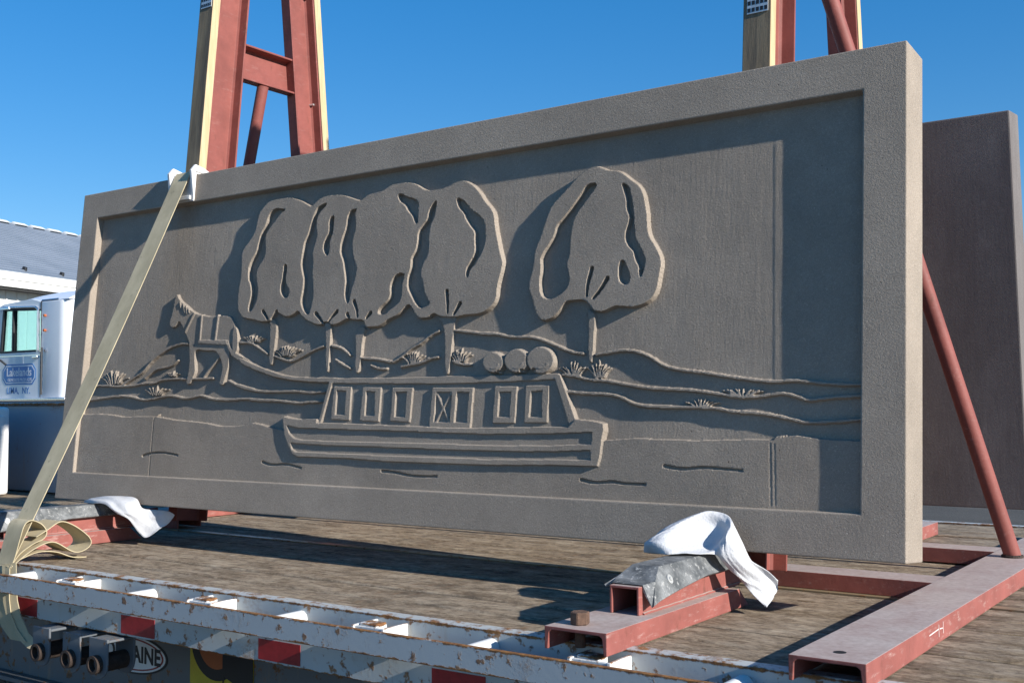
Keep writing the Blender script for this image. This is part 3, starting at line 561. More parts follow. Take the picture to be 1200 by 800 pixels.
# landing gear and wheels carry the trailer on the yard
for x in (-4.9,):
    for yy in (-.10, 1.30):
        MB().box(x, x + .11, yy, yy + .11, -1.03, -.486).box(x - .07, x + .18, yy - .07, yy + .18, -1.05, -1.032).build('landing_leg', 'beam', trailer, .004, 1)
for x in (4.35, 5.55):
    for yy in (-.48, 1.60):
        t = MB().cyl((x, yy, -.57), (x, yy + .24, -.57), .478, 40).build('wheel', 'rubber', trailer, .03, 2, 40)
        o = MB().cyl((x, yy - .006, -.57), (x, yy + .246, -.57), .27, 28).build('rim', 'galv', t, .01, 2, 40)
    MB().cyl((x, -.24, -.57), (x, 1.6, -.57), .06, 16).build('axle', 'rust', trailer, 0, 1, 40)
# strap winches under the rail
def winch(x, rot):
    m = MB(); pl = []
    for a in range(13):
        t = math.pi + math.pi * a / 12; pl.append((.045 * math.cos(t), .045 * math.sin(t)))
    prof = [(-.045, .075)] + pl + [(.045, .075)]
    for yy in (-.612, -.520):
        m.ext([(x + a, yy, -.243 + b) for a, b in prof], (0, .007, 0))
    m.box(x - .044, x + .044, -.6048, -.5202, -.180, -.172)
    wq = m.build('winch', 'beam', trailer, .002, 1)
    d = MB(); n = 20
    A = [(x + .027 * math.cos(t), -.243 + .027 * math.sin(t)) for t in [2 * math.pi * i / n for i in range(n)]]; B = [(x + .019 * math.cos(t), -.243 + .019 * math.sin(t)) for t in [2 * math.pi * i / n for i in range(n)]]
    vs = [(a, yy, b) for yy in (-.632, -.5) for a, b in A] + [(a, yy, b) for yy in (-.632, -.56) for a, b in B]
    fs = [(i, (i + 1) % n, n + (i + 1) % n, n + i) for i in range(n)] + [(2 * n + i, 3 * n + i, 3 * n + (i + 1) % n, 2 * n + (i + 1) % n) for i in range(n)]
    fs += [(i, 2 * n + i, 2 * n + (i + 1) % n, (i + 1) % n) for i in range(n)] + [tuple(range(3 * n, 4 * n))]
    d.add(vs, fs).build('drum', 'rust', wq, 0, 1, 40).location = (0, 0, 0)
    return wq
for x in (.905, 1.065, 1.200): winch(x, 0)
# maker's badge and the yellow sticker on the main beam
yb = -.2562
bx, bz = .862, -.318
def ell(a, b, n=44): return [(bx + a * math.cos(t), b * math.sin(t)) for t in [2 * math.pi * i / n for i in range(n)]]
def oval(nm, a, b, mat, y0, parent, sh=.13):
    m = MB().ext([(px, y0, bz + pz - 0.0 * px) for px, pz in ell(a, b)], (0, .002, 0)); return m.build(nm, mat, parent)
bad = oval('badge', .200, .066, 'decal_black', yb - .0010, trailer)
oval('badge_ring', .190, .060, 'decal_white', yb - .0016, bad).location = (0, 0, 0)
oval('badge_ring', .180, .054, 'decal_red', yb - .0022, bad).location = (0, 0, 0)
oval('badge_field', .172, .049, 'decal_white', yb - .0028, bad).location = (0, 0, 0)
text('badge_lettering', 'FONTAINE', .074, 'decal_black', bad, (bx, yb - .0034, bz), (1, 0, 0), (0, 0, 1), 'CENTER', .0022, .0004, .92).location = (0, 0, 0)
st = MB().box(1.176, 1.475, yb - .0012, yb + .0002, -.372, -.20).build('sticker', 'decal_yellow', trailer)
def disc(nm, x, z, r, y0, mat, parent, n=36, a0=0, a1=2 * math.pi):
    m = MB().ext([(x + r * math.cos(t), y0, z + r * math.sin(t)) for t in [a0 + (a1 - a0) * i / n for i in range(n)]], (0, .001, 0)); o = m.build(nm, mat, parent); o.location = (0, 0, 0); return o
disc('sticker_ring', 1.30, -.232, .118, yb - .0021, 'decal_black', st); disc('sticker_centre', 1.30, -.232, .082, yb - .0030, 'decal_orange', st)
MB().ext([(1.335, yb - .0036, -.372), (1.335, yb - .0036, -.25), (1.475, yb - .0036, -.25), (1.475, yb - .0036, -.352), (1.43, yb - .0036, -.362), (1.345, yb - .0036, -.332)], (0, .001, 0)).build('sticker_bar', 'decal_black', st).location = (0, 0, 0)

# ================================================================== steel A-frame rack
rack = thing('a_frame_rack', 'red steel A-frame rack holding both panels on the trailer deck', 'rack', (1.7, .6, 0))
def channel_y(nm, x0, x1, y0, y1, z1, th=.0075, mat='red_base', hole=None):
    # inverted channel lying along Y: web on top, flanges down
    z0 = .001
    prof = [(x0, z0), (x0, z1), (x1, z1), (x1, z0), (x1 - th, z0), (x1 - th * 1.5, z1 - th * 1.7), (x1 - th * 2.4, z1 - th), (x0 + th * 2.4, z1 - th), (x0 + th * 1.5, z1 - th * 1.7), (x0 + th, z0)]
    return MB().ext([(a, y0, b) for a, b in prof], (0, y1 - y0, 0)).build(nm, mat, rack, .0018, 2)
def channel_x(nm, x0, x1, y0, y1, z1, mat='red_base', th=.0075):
    return MB().ext([(x0, a, b) for a, b in [(y0, .001), (y0, z1), (y1, z1), (y1, .001), (y1 - th, .001), (y1 - th, z1 - th), (y0 + th, z1 - th), (y0 + th, .001)]], (x1 - x0, 0, 0)).build(nm, mat, rack, .0018, 2)
ZC = .0485
rc = channel_y('base_channel', 3.327, 3.473, -.607, 1.95, ZC)
channel_y('base_channel', -.16, -.02, -.607, 1.95, ZC)
MB().cyl((3.402, -.540, ZC - .004), (3.402, -.540, ZC + .0006), .012, 18).build('bolt_hole', 'decal_black', rc).location = (0, 0, 0)
MB().cyl((3.3345, -.575, .026), (3.3352, -.575, .026), .008, 14).build('flange_hole', 'decal_orange', rc).location = (0, 0, 0)
ck = MB()
for (a, b, c, d) in ((-.10, .029, -.025, .031), (-.025, .014, -.025, .040), (.010, .016, .010, .041), (-.018, .030, .006, .028)):
    p0, p1 = Vector((3.4735, -.10 + a, b)), Vector((3.4735, -.10 + c, d)); n_ = (p1 - p0).normalized().cross(Vector((1, 0, 0))) * .0011
    ck.ext([p0 - n_, p1 - n_, p1 + n_, p0 + n_], (.0004, 0, 0))
ck.build('chalk_mark', 'chalk', rc).location = (0, 0, 0)
for (xa, xb) in ((2.845, 3.3260), (-.0190, .2690)):
    channel_x('cross_channel', xa, xb, .395, .520, ZC - .002); channel_x('cross_channel', xa, xb, 1.115, 1.235, ZC - .002)
def bevelled_end(x0, x1, y0, y1, z0, z1, cut):
    return [(x0, y0, z0), (x0, y0, z1), (x0, y1 - cut, z1), (x0, y1, z0)]
def support(xa, xb, y0, y1, mirror=False, pad0=.215):
    fy = (lambda q: q) if not mirror else (lambda q: 1.44 - q)
    sgn = -1 if mirror else 1; th = .0075
    xc = (xa + xb) / 2 + .004
    ya, yb_ = fy(y0), fy(y1)
    prof = [(xa, .001), (xa, ZC), (xb, ZC), (xb, .001), (xb - th, .001), (xb - th * 1.5, ZC - th * 1.7), (xb - th * 2.4, ZC - th), (xa + th * 2.4, ZC - th), (xa + th * 1.5, ZC - th * 1.7), (xa + th, .001)]
    n = len(prof); A = [(a, ya, b) for a, b in prof]; B = [(a, yb_ + sgn * (-.055 * (b - .001) / ZC), b) for a, b in prof]
    m = MB().add(A + B, [tuple(range(n))[::-1], tuple(range(n, 2 * n))] + [(i, (i + 1) % n, n + (i + 1) % n, n + i) for i in range(n)])
    ch = m.build('support_channel', 'red_base', rack, .0018, 2)
    w2 = .0370; t2 = .0055; zt = ZC + .062; yt0, yt1 = y0 + .200, y1 + .10
    m = MB()
    for sx in (-1, 1): m.ext([(xc + sx * w2, fy(yt0), ZC + .0005), (xc + sx * (w2 - t2), fy(yt0), ZC + .0005), (xc + sx * (w2 - t2), fy(yt0), zt), (xc + sx * w2, fy(yt0), zt)], (0, sgn * (yt1 - yt0), 0))
    m.ext([(xc - w2 + t2, fy(yt0), zt - t2), (xc + w2 - t2, fy(yt0), zt - t2), (xc + w2 - t2, fy(yt0), zt), (xc - w2 + t2, fy(yt0), zt)], (0, sgn * (yt1 - yt0), 0))
    m.build('support_tube', 'red_base', rack, .001, 1)
    # moulded rubber pad over the tube: flat top, sloping ends and sides, a skirt on the +X side that arches up along its length
    zt2 = .1445; rows = []; yp0, yp1 = y0 + pad0, y1 + .045; N = 16
    for i in range(N + 1):
        s = i / N; yb0 = yp0 + (yp1 - yp0) * s; yt = yp0 + .085 + (yp1 - .055 - yp0 - .085) * s
        sk = .070 + .034 * min(1, s / .5) ** .7 if s < .5 else .104
        row = [(xc - .034, yt, zt2), (xc + .034, yt, zt2), (xc + .052, yb0 * .6 + yt * .4, .118), (xc + .066, yb0, sk), (xc + .061, yb0, sk - .004), (xc + .0385, yb0, max(sk + .010, .100)), (xc + .0382, yb0, zt + .0025), (xc - .0382, yb0, zt + .0025), (xc - .056, yb0, .103), (xc - .060, yb0, .108), (xc - .046, yb0 * .6 + yt * .4, .122)]
        rows.append([(a, fy(b_), c_) for a, b_, c_ in row])
    m = MB(); n = len(rows[0]); m.v = [p for r_ in rows for p in r_]
    m.f = [(i * n + j, i * n + (j + 1) % n, (i + 1) * n + (j + 1) % n, (i + 1) * n + j) for i in range(N) for j in range(n)] + [tuple(range(n)), tuple(range(N * n, N * n + n))]
    pd = m.build('rubber_pad', 'pad', rack, .0025, 2)
    q = [Vector((xc + .0365 + .0255 * f_, fy(yp0 + .10), zt2 - .006 - (.050) * f_)) for f_ in (.5,)][0]
    nn = Vector((.9, 0, .43)).normalized()
    MB().cyl(q - nn * .006, q + nn * .0065, .011, 20).cyl(q + nn * .0066, q + nn * .010, .005, 8).build('pad_washer', 'galv', pd).location = (0, 0, 0)
    return ch
ch = support(2.801, 2.953, -.636, .075)
support(.268, .420, -.636, .110, False, .10)
support(2.801, 2.953, -.45, .195, True); support(.268, .420, -.45, .195, True)
m = MB().cyl((2.858, -.585, .001), (2.858, -.585, .0505), .0115, 16).build('bolt_shank', 'rust_bolt', ch); m.location = (0, 0, 0)
n6 = MB().cyl((2.858, -.585, ZC + .0006), (2.858, -.585, ZC + .027), .0215, 6).build('bolt_head', 'rust_bolt', ch, .002, 1); n6.location = (0, 0, 0)

def leg(xr, kind, yfar=None):
    # channel leg opening towards +X with a 2x4 on its outer face; kind near: along the back of the relief panel
    V_, D_ = (PV, -PN) if kind == 'near' else (FV, FN)        # V_ up the leg, D_ from the timber inward
    B_ = PP(0, 0, -PT) if kind == 'near' else Vector((0, yfar, .163))
    L0, L1 = (-.09, 2.62) if kind == 'near' else (-.105, 2.60)
    def Q(x, d, v): return Vector((x, 0, 0)) + Vector((0, B_.y, B_.z)) + D_ * d + V_ * v
    lw = .040; dep = .152; fl = .052; t = .008
    wd = MB().ext([Q(xr - .083, .002, L0 + .12), Q(xr, .002, L0 + .12), Q(xr, lw, L0 + .12), Q(xr - .083, lw, L0 + .12)], V_ * (L1 - L0 - .12)); wd = wd.build('timber_facing', 'lumber', rack, .003, 2)
    a, b = lw + .001, lw + dep; x1 = xr - .003; x0 = x1 - fl
    # stop the channel on the base channels
    c = MB().ext([Q(x, d, L0 + .03) for x, d in [(x0, a), (x1, a), (x1, a + t), (x0 + t * 2, a + t * 1.5), (x0 + t, a + t * 2.4), (x0 + t, b - t * 2.4), (x0 + t * 2, b - t * 1.5), (x1, b - t), (x1, b), (x0, b)]], V_ * (L1 - L0 - .03)).build('leg', 'red', rack, .0015, 2)
    return Q, wd, c
for xr, yf in ((.550, 1.135), (2.963, 1.215)):
    Qn, wn, cn = leg(xr, 'near'); Qf, wf_, cf = leg(xr, 'far', yf)
    x1 = xr - .006; x0 = x1 - .050; t = .008
    for zb in (1.885, 2.52):
        za, zz = zb, zb + .152
        def ynear(z): return Qn(0, .194, (z - PO.z) / math.cos(TH)).y
        def yfarr(z): return Qf(0, .194, (z - .163) / math.cos(TH)).y
        prof = [(x0, za), (x1, za), (x1, za + t), (x0 + t * 2, za + t * 1.5), (x0 + t, za + t * 2.4), (x0 + t, zz - t * 2.4), (x0 + t * 2, zz - t * 1.5), (x1, zz - t), (x1, zz), (x0, zz)]
        n = len(prof); A = [(a, ynear(b), b) for a, b in prof]; B = [(a, yfarr(b), b) for a, b in prof]
        MB().add(A + B, [tuple(range(n))[::-1], tuple(range(n, 2 * n))] + [(i, (i + 1) % n, n + (i + 1) % n, n + i) for i in range(n)]).build('crossbar', 'red', rack, .0012, 1)
    # bolts through the webs into the timbers
    for v in (.55, 1.40, 1.72, 2.2):
        for Q_, par in ((Qn, cn), (Qf, cf)):
            MB().cyl(Q_(x0 + .008, .062, v), Q_(x0 + .030, .058, v), .0045, 8).build('bolt', 'galv', par).location = (0, 0, 0)
def nailplate(xa, xb, va, vb):
    m = MB().ext([PP(xa, va, -PT - .0015), PP(xb, va, -PT - .0015), PP(xb, vb, -PT - .0015), PP(xa, vb, -PT - .0015)], PN * .0028)
    o = m.build('nail_plate', 'galv', rack); h_ = MB(); nx, nz = 5, 6
    for i in range(nx):
        for j in range(nz):
            c_ = PP(xa + (xb - xa) * (i + .5) / nx, va + (vb - va) * (j + .5) / nz, -PT + .0012); h_.ext([c_ + Vector((-.0045, 0, 0)) - PV * .006, c_ + Vector((.0045, 0, 0)) - PV * .006, c_ + Vector((.0045, 0, 0)) + PV * .006, c_ + Vector((-.0045, 0, 0)) + PV * .006], PN * .0006)
    h_.build('plate_slots', 'decal_black', o).location = (0, 0, 0)
nailplate(2.893, 2.955, 1.475, 1.60); nailplate(.480, .543, 2.02, 2.16)
MB().cyl((3.400, 1.000, ZC), (2.965, .620, 1.884), .0245, 28).build('brace_pipe', 'red', rack, 0, 1, 40)
MB().cyl((.080, .600, ZC), (.525, .617, 1.884), .0245, 28).build('brace_pipe', 'red', rack, 0, 1, 40)

def ring(c_, ax, r, rt, n=28):
    ax = Vector(ax).normalized(); a = Vector((1, 0, 0)); b = Vector((0, 1, 0)); q = []
    rr_ = random.Random(2)
    for i in range(n + 1):
        t = 2 * math.pi * i / n; p_ = Vector(c_) + a * r * 1.04 * math.cos(t) + b * r * 1.06 * math.sin(t); q.append(p_ + Vector((0, 0, rr_.uniform(0, .0015) if i < n else 0)))
    return MB().tube(q, rt, 7)
ring((3.3985, .999, ZC + .002), (0, 0, 1), .0255, .0055).build('weld_bead', 'rust', rack, 0, 1, 50)
ring((.081, .600, ZC + .002), (0, 0, 1), .0255, .0055).build('weld_bead', 'rust', rack, 0, 1, 50)
for x_ in (2.881 + .0385, .348 + .0385):
    MB().tube([(x_, -.42 + .03 * i, ZC + .001 + .0008 * (i % 2)) for i in range(18)], .0040, 6).build('weld_bead', 'red_base', rack, 0, 1, 50)

# ================================================================== tie-down strap, corner protector, cloths
TOPV = PH
prot = thing('corner_protector', 'white plastic corner protector under the strap on the panel top', 'corner protector', tuple(PP(.65, TOPV, 0)))
m = MB().ext([PP(.585, TOPV - .105, .001), PP(.722, TOPV - .105, .001), PP(.722, TOPV + .008, .001), PP(.585, TOPV + .008, .001)], PN * .007)
m.ext([PP(.585, TOPV + .0015, .0005), PP(.722, TOPV + .0015, .0005), PP(.722, TOPV + .008, .0005), PP(.585, TOPV + .008, .0005)], PN * -.095); m.build('angle_plate', 'plastic', prot, .003, 2)
for ua in (.580, .712):
    MB().ext([PP(ua, TOPV - .10, .0085), PP(ua, TOPV + .010, .030), PP(ua, TOPV + .036, .012), PP(ua, TOPV + .030, -.03), PP(ua, TOPV + .0085, -.09), PP(ua, TOPV + .0085, .0085)], (.014, 0, 0)).build('side_rib', 'plastic', prot, .003, 2)
MB().ext([PP(.5945, TOPV - .100, .0085), PP(.7115, TOPV - .100, .0085), PP(.7115, TOPV - .084, .0085), PP(.5945, TOPV - .084, .0085)], PN * .010).build('lower_lip', 'plastic', prot, .002, 1)
strap = thing('tie_down_strap', 'yellow webbing strap slanting across the left end of the relief panel', 'strap', (.78, -.66, 0))
pa = PP(.648, TOPV + .011, -.10); pb = PP(.648, TOPV + .013, .004); pc = PP(.648, TOPV - .004, .0115)
pd_ = Vector((.664, -.603, -.004)); path = [PP(.648, TOPV - .35, -PT - .06), PP(.648, TOPV + .006, -PT - .004), pa, pb, pc]
nseg = 26
for i in range(1, nseg + 1):
    f_ = i / nseg; q = pc.lerp(pd_, f_); q = q + Vector((0, .006, -.012)) * math.sin(math.pi * f_); path.append(q)
path += [Vector((.662, -.602, -.05)), Vector((.660, -.600, -.105)), Vector((.668, -.598, -.15)), Vector((.70, -.595, -.195)), Vector((.745, -.590, -.232))]
dirv = (pd_ - pc).normalized(); wv = Vector((1, 0, 0)) - dirv * dirv.x; wv = wv.normalized() * .090
MB().ribbon(path, wv, .0028).build('webbing', 'strap', strap, 0, 1, 50)
MB().ribbon([(.700, -.600, .010), (.700, -.598, -.05), (.704, -.596, -.11), (.72, -.592, -.16), (.76, -.588, -.21), (.82, -.58, -.245), (.89, -.575, -.258)], (.06, .012, .01), .0028).build('lower_webbing', 'strap', strap, 0, 1, 50)
# slack webbing folded in loops on the deck edge
def loop(pts, xw, x, nm='slack_loop'):
    P = np.array(pts, float); n = len(P); out = []
    for i in range(n - 1):
        p0, p1, p2, p3 = P[max(i - 1, 0)], P[i], P[i + 1], P[min(i + 2, n - 1)]
        for t in np.linspace(0, 1, 6)[:-1]:
            out.append(.5 * ((2 * p1) + (-p0 + p2) * t + (2 * p0 - 5 * p1 + 4 * p2 - p3) * t * t + (-p0 + 3 * p1 - 3 * p2 + p3) * t ** 3))
    out.append(P[-1])
    MB().ribbon([(x + .06 * (q[0] + .6), q[0], q[1]) for q in out], (xw * 1.6, 0, 0), .0028).build(nm, 'strap', strap, 0, 1, 60)
loop([(-.602, -.004), (-.588, .030), (-.573, .085), (-.558, .130), (-.534, .143), (-.500, .128), (-.482, .102), (-.492, .080), (-.527, .066), (-.570, .040), (-.598, .006)], .056, .668)
loop([(-.600, .001), (-.550, .037), (-.496, .062), (-.453, .064), (-.396, .030), (-.363, .024), (-.331, .038), (-.325, .058), (-.345, .083), (-.391, .116), (-.436, .131), (-.482, .108), (-.520, .088)], .066, .664)
loop([(-.604, -.001), (-.560, .020), (-.50, .036), (-.44, .030), (-.39, .010), (-.36, .0025), (-.33, .002)], .062, .650)

def cloth(nm, label, cols, nx=36, ny=18, wr=.004, seed=1, th=.0012):
    # cols: list of (bottom point, top point, bulge) along the sheet
    P0 = np.array([c[0] for c in cols], float); P1 = np.array([c[1] for c in cols], float); Bg = np.array([c[2] for c in cols], float); n = len(cols)
    def cr(A, s):
        s = s * (n - 1); i = min(int(s), n - 2); t = s - i; p0, p1, p2, p3 = A[max(i - 1, 0)], A[i], A[i + 1], A[min(i + 2, n - 1)]
        return .5 * ((2 * p1) + (-p0 + p2) * t + (2 * p0 - 5 * p1 + 4 * p2 - p3) * t * t + (-p0 + 3 * p1 - 3 * p2 + p3) * t ** 3)
    rg = random.Random(seed); ph = [(rg.uniform(5, 22), rg.uniform(3, 14), rg.uniform(0, 6.28)) for _ in range(7)]
    rows = []
    for i in range(nx + 1):
        s = i / nx; a, b, g_ = cr(P0, s), cr(P1, s), cr(Bg, s); row = []
        for j in range(ny + 1):
            t = j / ny; q = a * (1 - t) + b * t + g_ * 4 * t * (1 - t)
            tri = lambda q_: abs((q_ / math.pi) % 2 - 1) * 2 - 1
            d = sum(tri(fx * s + fy * t + .8 * math.sin(3 * t + p_) + p_) / (1.6 + .5 * k_) for k_, (fx, fy, p_) in enumerate(ph)) * wr
            d2 = max(0, tri(13 * s - 7 * t + seed)) ** 2 * wr * 1.2
            row.append(Vector(q) + Vector((.3 * d, -d - d2, .7 * d)))
        rows.append(row)
    m = MB().grid(rows); me = m.mesh(nm, 0, 1, 24)
    o = link(nm, me, 'cloth'); tag(o, label, 'cloth', 'white foam cloths between pads and panel')
    md = o.modifiers.new('thickness', 'SOLIDIFY'); md.thickness = th; md.offset = 0
    return o
cloth('white_cloth', 'white foam cloth crumpled over the right rubber pad in front', [
    ((2.768, -.140, .1480), (2.792, -.112, .190), (-.002, -.012, .0)),
    ((2.800, -.158, .1475), (2.818, -.092, .208), (-.004, -.030, .004)),
    ((2.845, -.170, .1475), (2.856, -.050, .226), (-.010, -.020, .010)),
    ((2.880, -.155, .1480), (2.898, -.026, .243), (.006, .034, -.004)),
    ((2.918, -.135, .1480), (2.945, -.026, .238), (.006, .036, -.010)),
    ((2.948, -.105, .1480), (2.972, -.045, .212), (.004, -.012, .008)),
    ((2.962, -.090, .128), (2.995, -.055, .178), (-.006, -.030, .004)),
    ((2.985, -.060, .092), (3.016, -.050, .138), (.0, -.020, .0)),
    ((3.016, -.045, .050), (3.042, -.015, .104), (.004, .012, .0)),
    ((3.046, -.030, .018), (3.056, .020, .074), (.002, .012, .0))], 80, 34, .0056, 3)
cloth('white_cloth', 'small white foam cloth hanging from the left rubber pad', [
    ((.262, -.045, .1475), (.268, -.020, .157), (0, 0, 0)),
    ((.360, -.075, .1480), (.380, -.010, .170), (0, -.012, .004)),
    ((.455, -.080, .1480), (.470, -.006, .175), (0, -.014, .004)),
    ((.520, -.075, .118), (.545, -.006, .168), (0, -.018, .002)),
    ((.565, -.055, .095), (.585, -.010, .135), (0, -.01, 0)),
    ((.585, -.030, .050), (.632, .020, .128), (.01, .0, 0)),
    ((.612, -.015, .030), (.680, .035, .125), (.012, .012, 0)),
    ((.645, .0, .048), (.700, .045, .112), (.006, .012, 0))], 54, 22, .0028, 8)

# ================================================================== parked truck
TY = 5.5
tr_ = thing('parked_truck', 'white parked truck cab with a blue door logo, left of the panels', 'truck', (-9.4, TY + 1.2, -1.05))
def xz(poly, y0, y1): return MB().ext([(a, y0, b) for a, b in poly], (0, y1 - y0, 0))
Y2 = TY + 2.3
# side skins round the window openings, both sides
for (ya, yb2) in ((TY, TY + .05), (Y2 - .05, Y2)):
    near = ya == TY
    xz([(-10.02, .62), (-9.03, .62), (-9.03, 1.215), (-10.02, 1.215)], ya, yb2).build('door', 'truck', tr_, .006, 2)
    xz([(-10.25, 1.2155), (-9.965, 1.2155), (-9.90, 1.80), (-9.94, 1.86), (-10.12, 1.80)], ya, yb2).build('front_pillar', 'truck', tr_, .006, 2)
    xz([(-9.895, 1.795), (-9.075, 1.76), (-9.06, 1.86), (-9.25, 1.90), (-9.93, 1.865)], ya, yb2).build('roof_rail', 'truck', tr_, .006, 2)
    xz([(-11.9, .62), (-10.025, .62), (-10.025, 1.215), (-10.25, 1.2145), (-11.9, 1.12)], ya, yb2).build('hood_side', 'truck', tr_, .006, 2)
    gl_ = xz([(-9.955, 1.225), (-9.085, 1.225), (-9.085, 1.765), (-9.89, 1.79)], ya + .020, ya + .026).build('side_window', 'glass', tr_)
    if near:
        MB().box(-9.685, -9.655, TY - .012, TY + .045, 1.2165, 1.785).build('window_post', 'black', gl_).location = (0, 0, 0)
        MB().box(-9.965, -9.080, TY - .008, TY + .02, 1.2158, 1.240).build('window_seal', 'black', gl_, .003, 1).location = (0, 0, 0)
        xz([(-9.975, 1.2155), (-9.935, 1.2155), (-9.870, 1.79), (-9.910, 1.795)], TY - .010, TY + .03).build('window_seal', 'black', gl_, .003, 1).location = (0, 0, 0)
        xz([(-9.91, 1.775), (-9.085, 1.745), (-9.085, 1.772), (-9.91, 1.80)], TY - .009, TY + .03).build('window_seal', 'black', gl_, .003, 1).location = (0, 0, 0)
# sleeper body with rounded rear corners
R_ = .20; xa, xb = -9.029, -8.44
pl = [(xa, TY), ]
for i in range(9):
    t = -math.pi / 2 + math.pi / 2 * i / 8; pl.append((xb - R_ + R_ * math.cos(t), TY + R_ + R_ * math.sin(t)))
for i in range(9):
    t = math.pi / 2 * i / 8; pl.append((xb - R_ + R_ * math.cos(t), Y2 - R_ + R_ * math.sin(t)))
pl.append((xa, Y2))
m = MB().ext([(a, b, .62) for a, b in pl], (0, 0, 1.235)); m.build('sleeper_body', 'truck', tr_, .012, 3, 50)
# roof fairing: rises towards the back and curves over the door
rows = []
for i in range(13):
    s = i / 12; x = -10.16 + s * (10.16 - 8.46); zt = 1.82 + .21 * math.sin(min(1, s * 1.55) * math.pi / 2) - .012 * s
    zb = 1.862 if s > .2 else 1.80 + .31 * s
    r_ = []
    for j in range(13):
        t = j / 12; yy = TY + .012 + (Y2 - TY - .024) * t; e = 1 - abs(2 * t - 1) ** 5
        r_.append((x, yy, zb + (zt - zb) * e + .02 * e))
    rows.append(r_)
m = MB().grid(rows); e0 = rows[-1]
m.add([p for p in e0] + [(p[0], p[1], 1.862) for p in e0], [(i, i + 1, len(e0) + i + 1, len(e0) + i) for i in range(len(e0) - 1)])
m.build('roof_fairing', 'truck', tr_, 0, 1, 60)
MB().box(-9.98, -9.03, TY + .3, Y2 - .3, .64, .95).build('seat_base', 'black', tr_, .02, 2)
# steering wheel seen through the glass
n = 30; cx, cy, cz, rw = -9.30, TY + .50, 1.245, .20
MB().tube([(cx + rw * math.cos(2 * math.pi * i / n), cy + .75 * rw * math.sin(2 * math.pi * i / n), cz + .10 + .075 * math.sin(2 * math.pi * i / n)) for i in range(n + 1)], .017, 8).build('steering_wheel', 'black', tr_, 0, 1, 60)
MB().tube([(-9.035, TY - .045, 1.20), (-9.035, TY - .05, 1.74)], .012, 10).build('grab_rail', 'chrome', tr_, 0, 1, 50)
for z in (1.67, 1.48): MB().cyl((-8.93, TY - .03, z), (-8.93, TY, z), .017, 12).build('clearance_lamp', 'decal_orange', tr_)
MB().tube([(-8.93, TY - .05, .66), (-8.93, TY - .05, 1.26)], .014, 8).build('grab_rail', 'black', tr_)
MB().cyl((-8.90, TY - .03, 1.22), (-8.90, TY, 1.22), .016, 12).build('door_lock', 'chrome', tr_)
MB().box(-9.034, -9.026, TY - .004, TY + .01, .63, 1.86).build('door_seam', 'black', tr_)
MB().tube([(-9.065, TY - .014, 1.22), (-9.065, TY - .014, 1.70), (-9.09, TY - .014, 1.765), (-9.15, TY - .014, 1.79), (-9.90, TY - .014, 1.82)], .016, 8).build('window_surround', 'chrome', tr_, 0, 1, 60)
MB().box(-9.20, -9.08, TY - .022, TY - .001, 1.13, 1.16).build('door_handle', 'chrome', tr_, .006, 2)
MB().ext([(-10.02, TY - .0025, 1.165), (-9.04, TY - .0025, 1.165), (-9.04, TY - .0025, 1.178), (-10.02, TY - .0025, 1.178)], (0, .003, 0)).build('door_crease', 'chrome', tr_)
MB().tube([(-9.03, TY + .01, 1.872), (-8.66, TY + .01, 1.872)], .010, 8).build('roof_seam', 'chrome', tr_)
for z_ in (.70, .86, 1.02): MB().cyl((-8.985, TY - .006, z_), (-8.985, TY + .002, z_), .009, 8).build('rivet', 'chrome', tr_)
MB().box(-9.60, -9.42, TY - .002, TY + .001, 1.0, 1.214).build('door_stripe', 'decal_white', tr_)
MB().tube([(-10.30, TY - .22, 1.05), (-10.05, TY - .2, 1.17), (-9.86, TY - .06, 1.12), (-9.80, TY - .02, 1.06)], .013, 8).build('mirror_bracket', 'black', tr_)
MB().box(-10.25, -9.62, TY - .10, TY - .07, 1.775, 1.805).build('visor_trim', 'chrome', tr_, .008, 2)
# door logo: blue board with clipped corners, white inner border
def clip(x0, x1, z0, z1, c): return [(x0 + c, z0), (x1 - c, z0), (x1, z0 + c), (x1, z1 - c), (x1 - c, z1), (x0 + c, z1), (x0, z1 - c), (x0, z0 + c)]
lx0, lx1, lz0, lz1 = -9.90, -9.13, .795, 1.065
lo = xz(clip(lx0, lx1, lz0, lz1, .075), TY - .003, TY + .0005).build('door_logo', 'blue', tr_)
xz(clip(lx0 + .018, lx1 - .018, lz0 + .018, lz1 - .018, .068), TY - .0042, TY - .0031).build('logo_border', 'decal_white', lo).location = (0, 0, 0)
xz(clip(lx0 + .034, lx1 - .034, lz0 + .034, lz1 - .034, .062), TY - .0054, TY - .0043).build('logo_field', 'blue', lo).location = (0, 0, 0)
text('logo_lettering', 'Lakelands', .155, 'decal_white', lo, ((lx0 + lx1) / 2, TY - .0062, .955), (1, 0, 0), (0, 0, 1), 'CENTER', .002, .0005, .96).location = (0, 0, 0)
text('logo_lettering', 'CONCRETE PRODUCTS', .052, 'decal_white', lo, ((lx0 + lx1) / 2 + .02, TY - .0062, .858), (1, 0, 0), (0, 0, 1), 'CENTER', .001, .0005, 1.).location = (0, 0, 0)
for wd_, xw_ in (('LIMA,', -9.655), ('NY.', -9.345)): text('door_lettering', wd_, .120, 'blue', tr_, (xw_, TY - .002, .715), (1, 0, 0), (0, 0, 1), 'CENTER', .001, .0008, 1.).location = -tr_.location
MB().box(-10.6, -8.40, TY - .06, TY + .02, .585, .618).build('chrome_sill', 'chrome', tr_, .008, 2)
MB().box(-11.9, -8.42, TY + .0, Y2, -.12, .584).build('lower_body', 'truck_low', tr_, .01, 2)
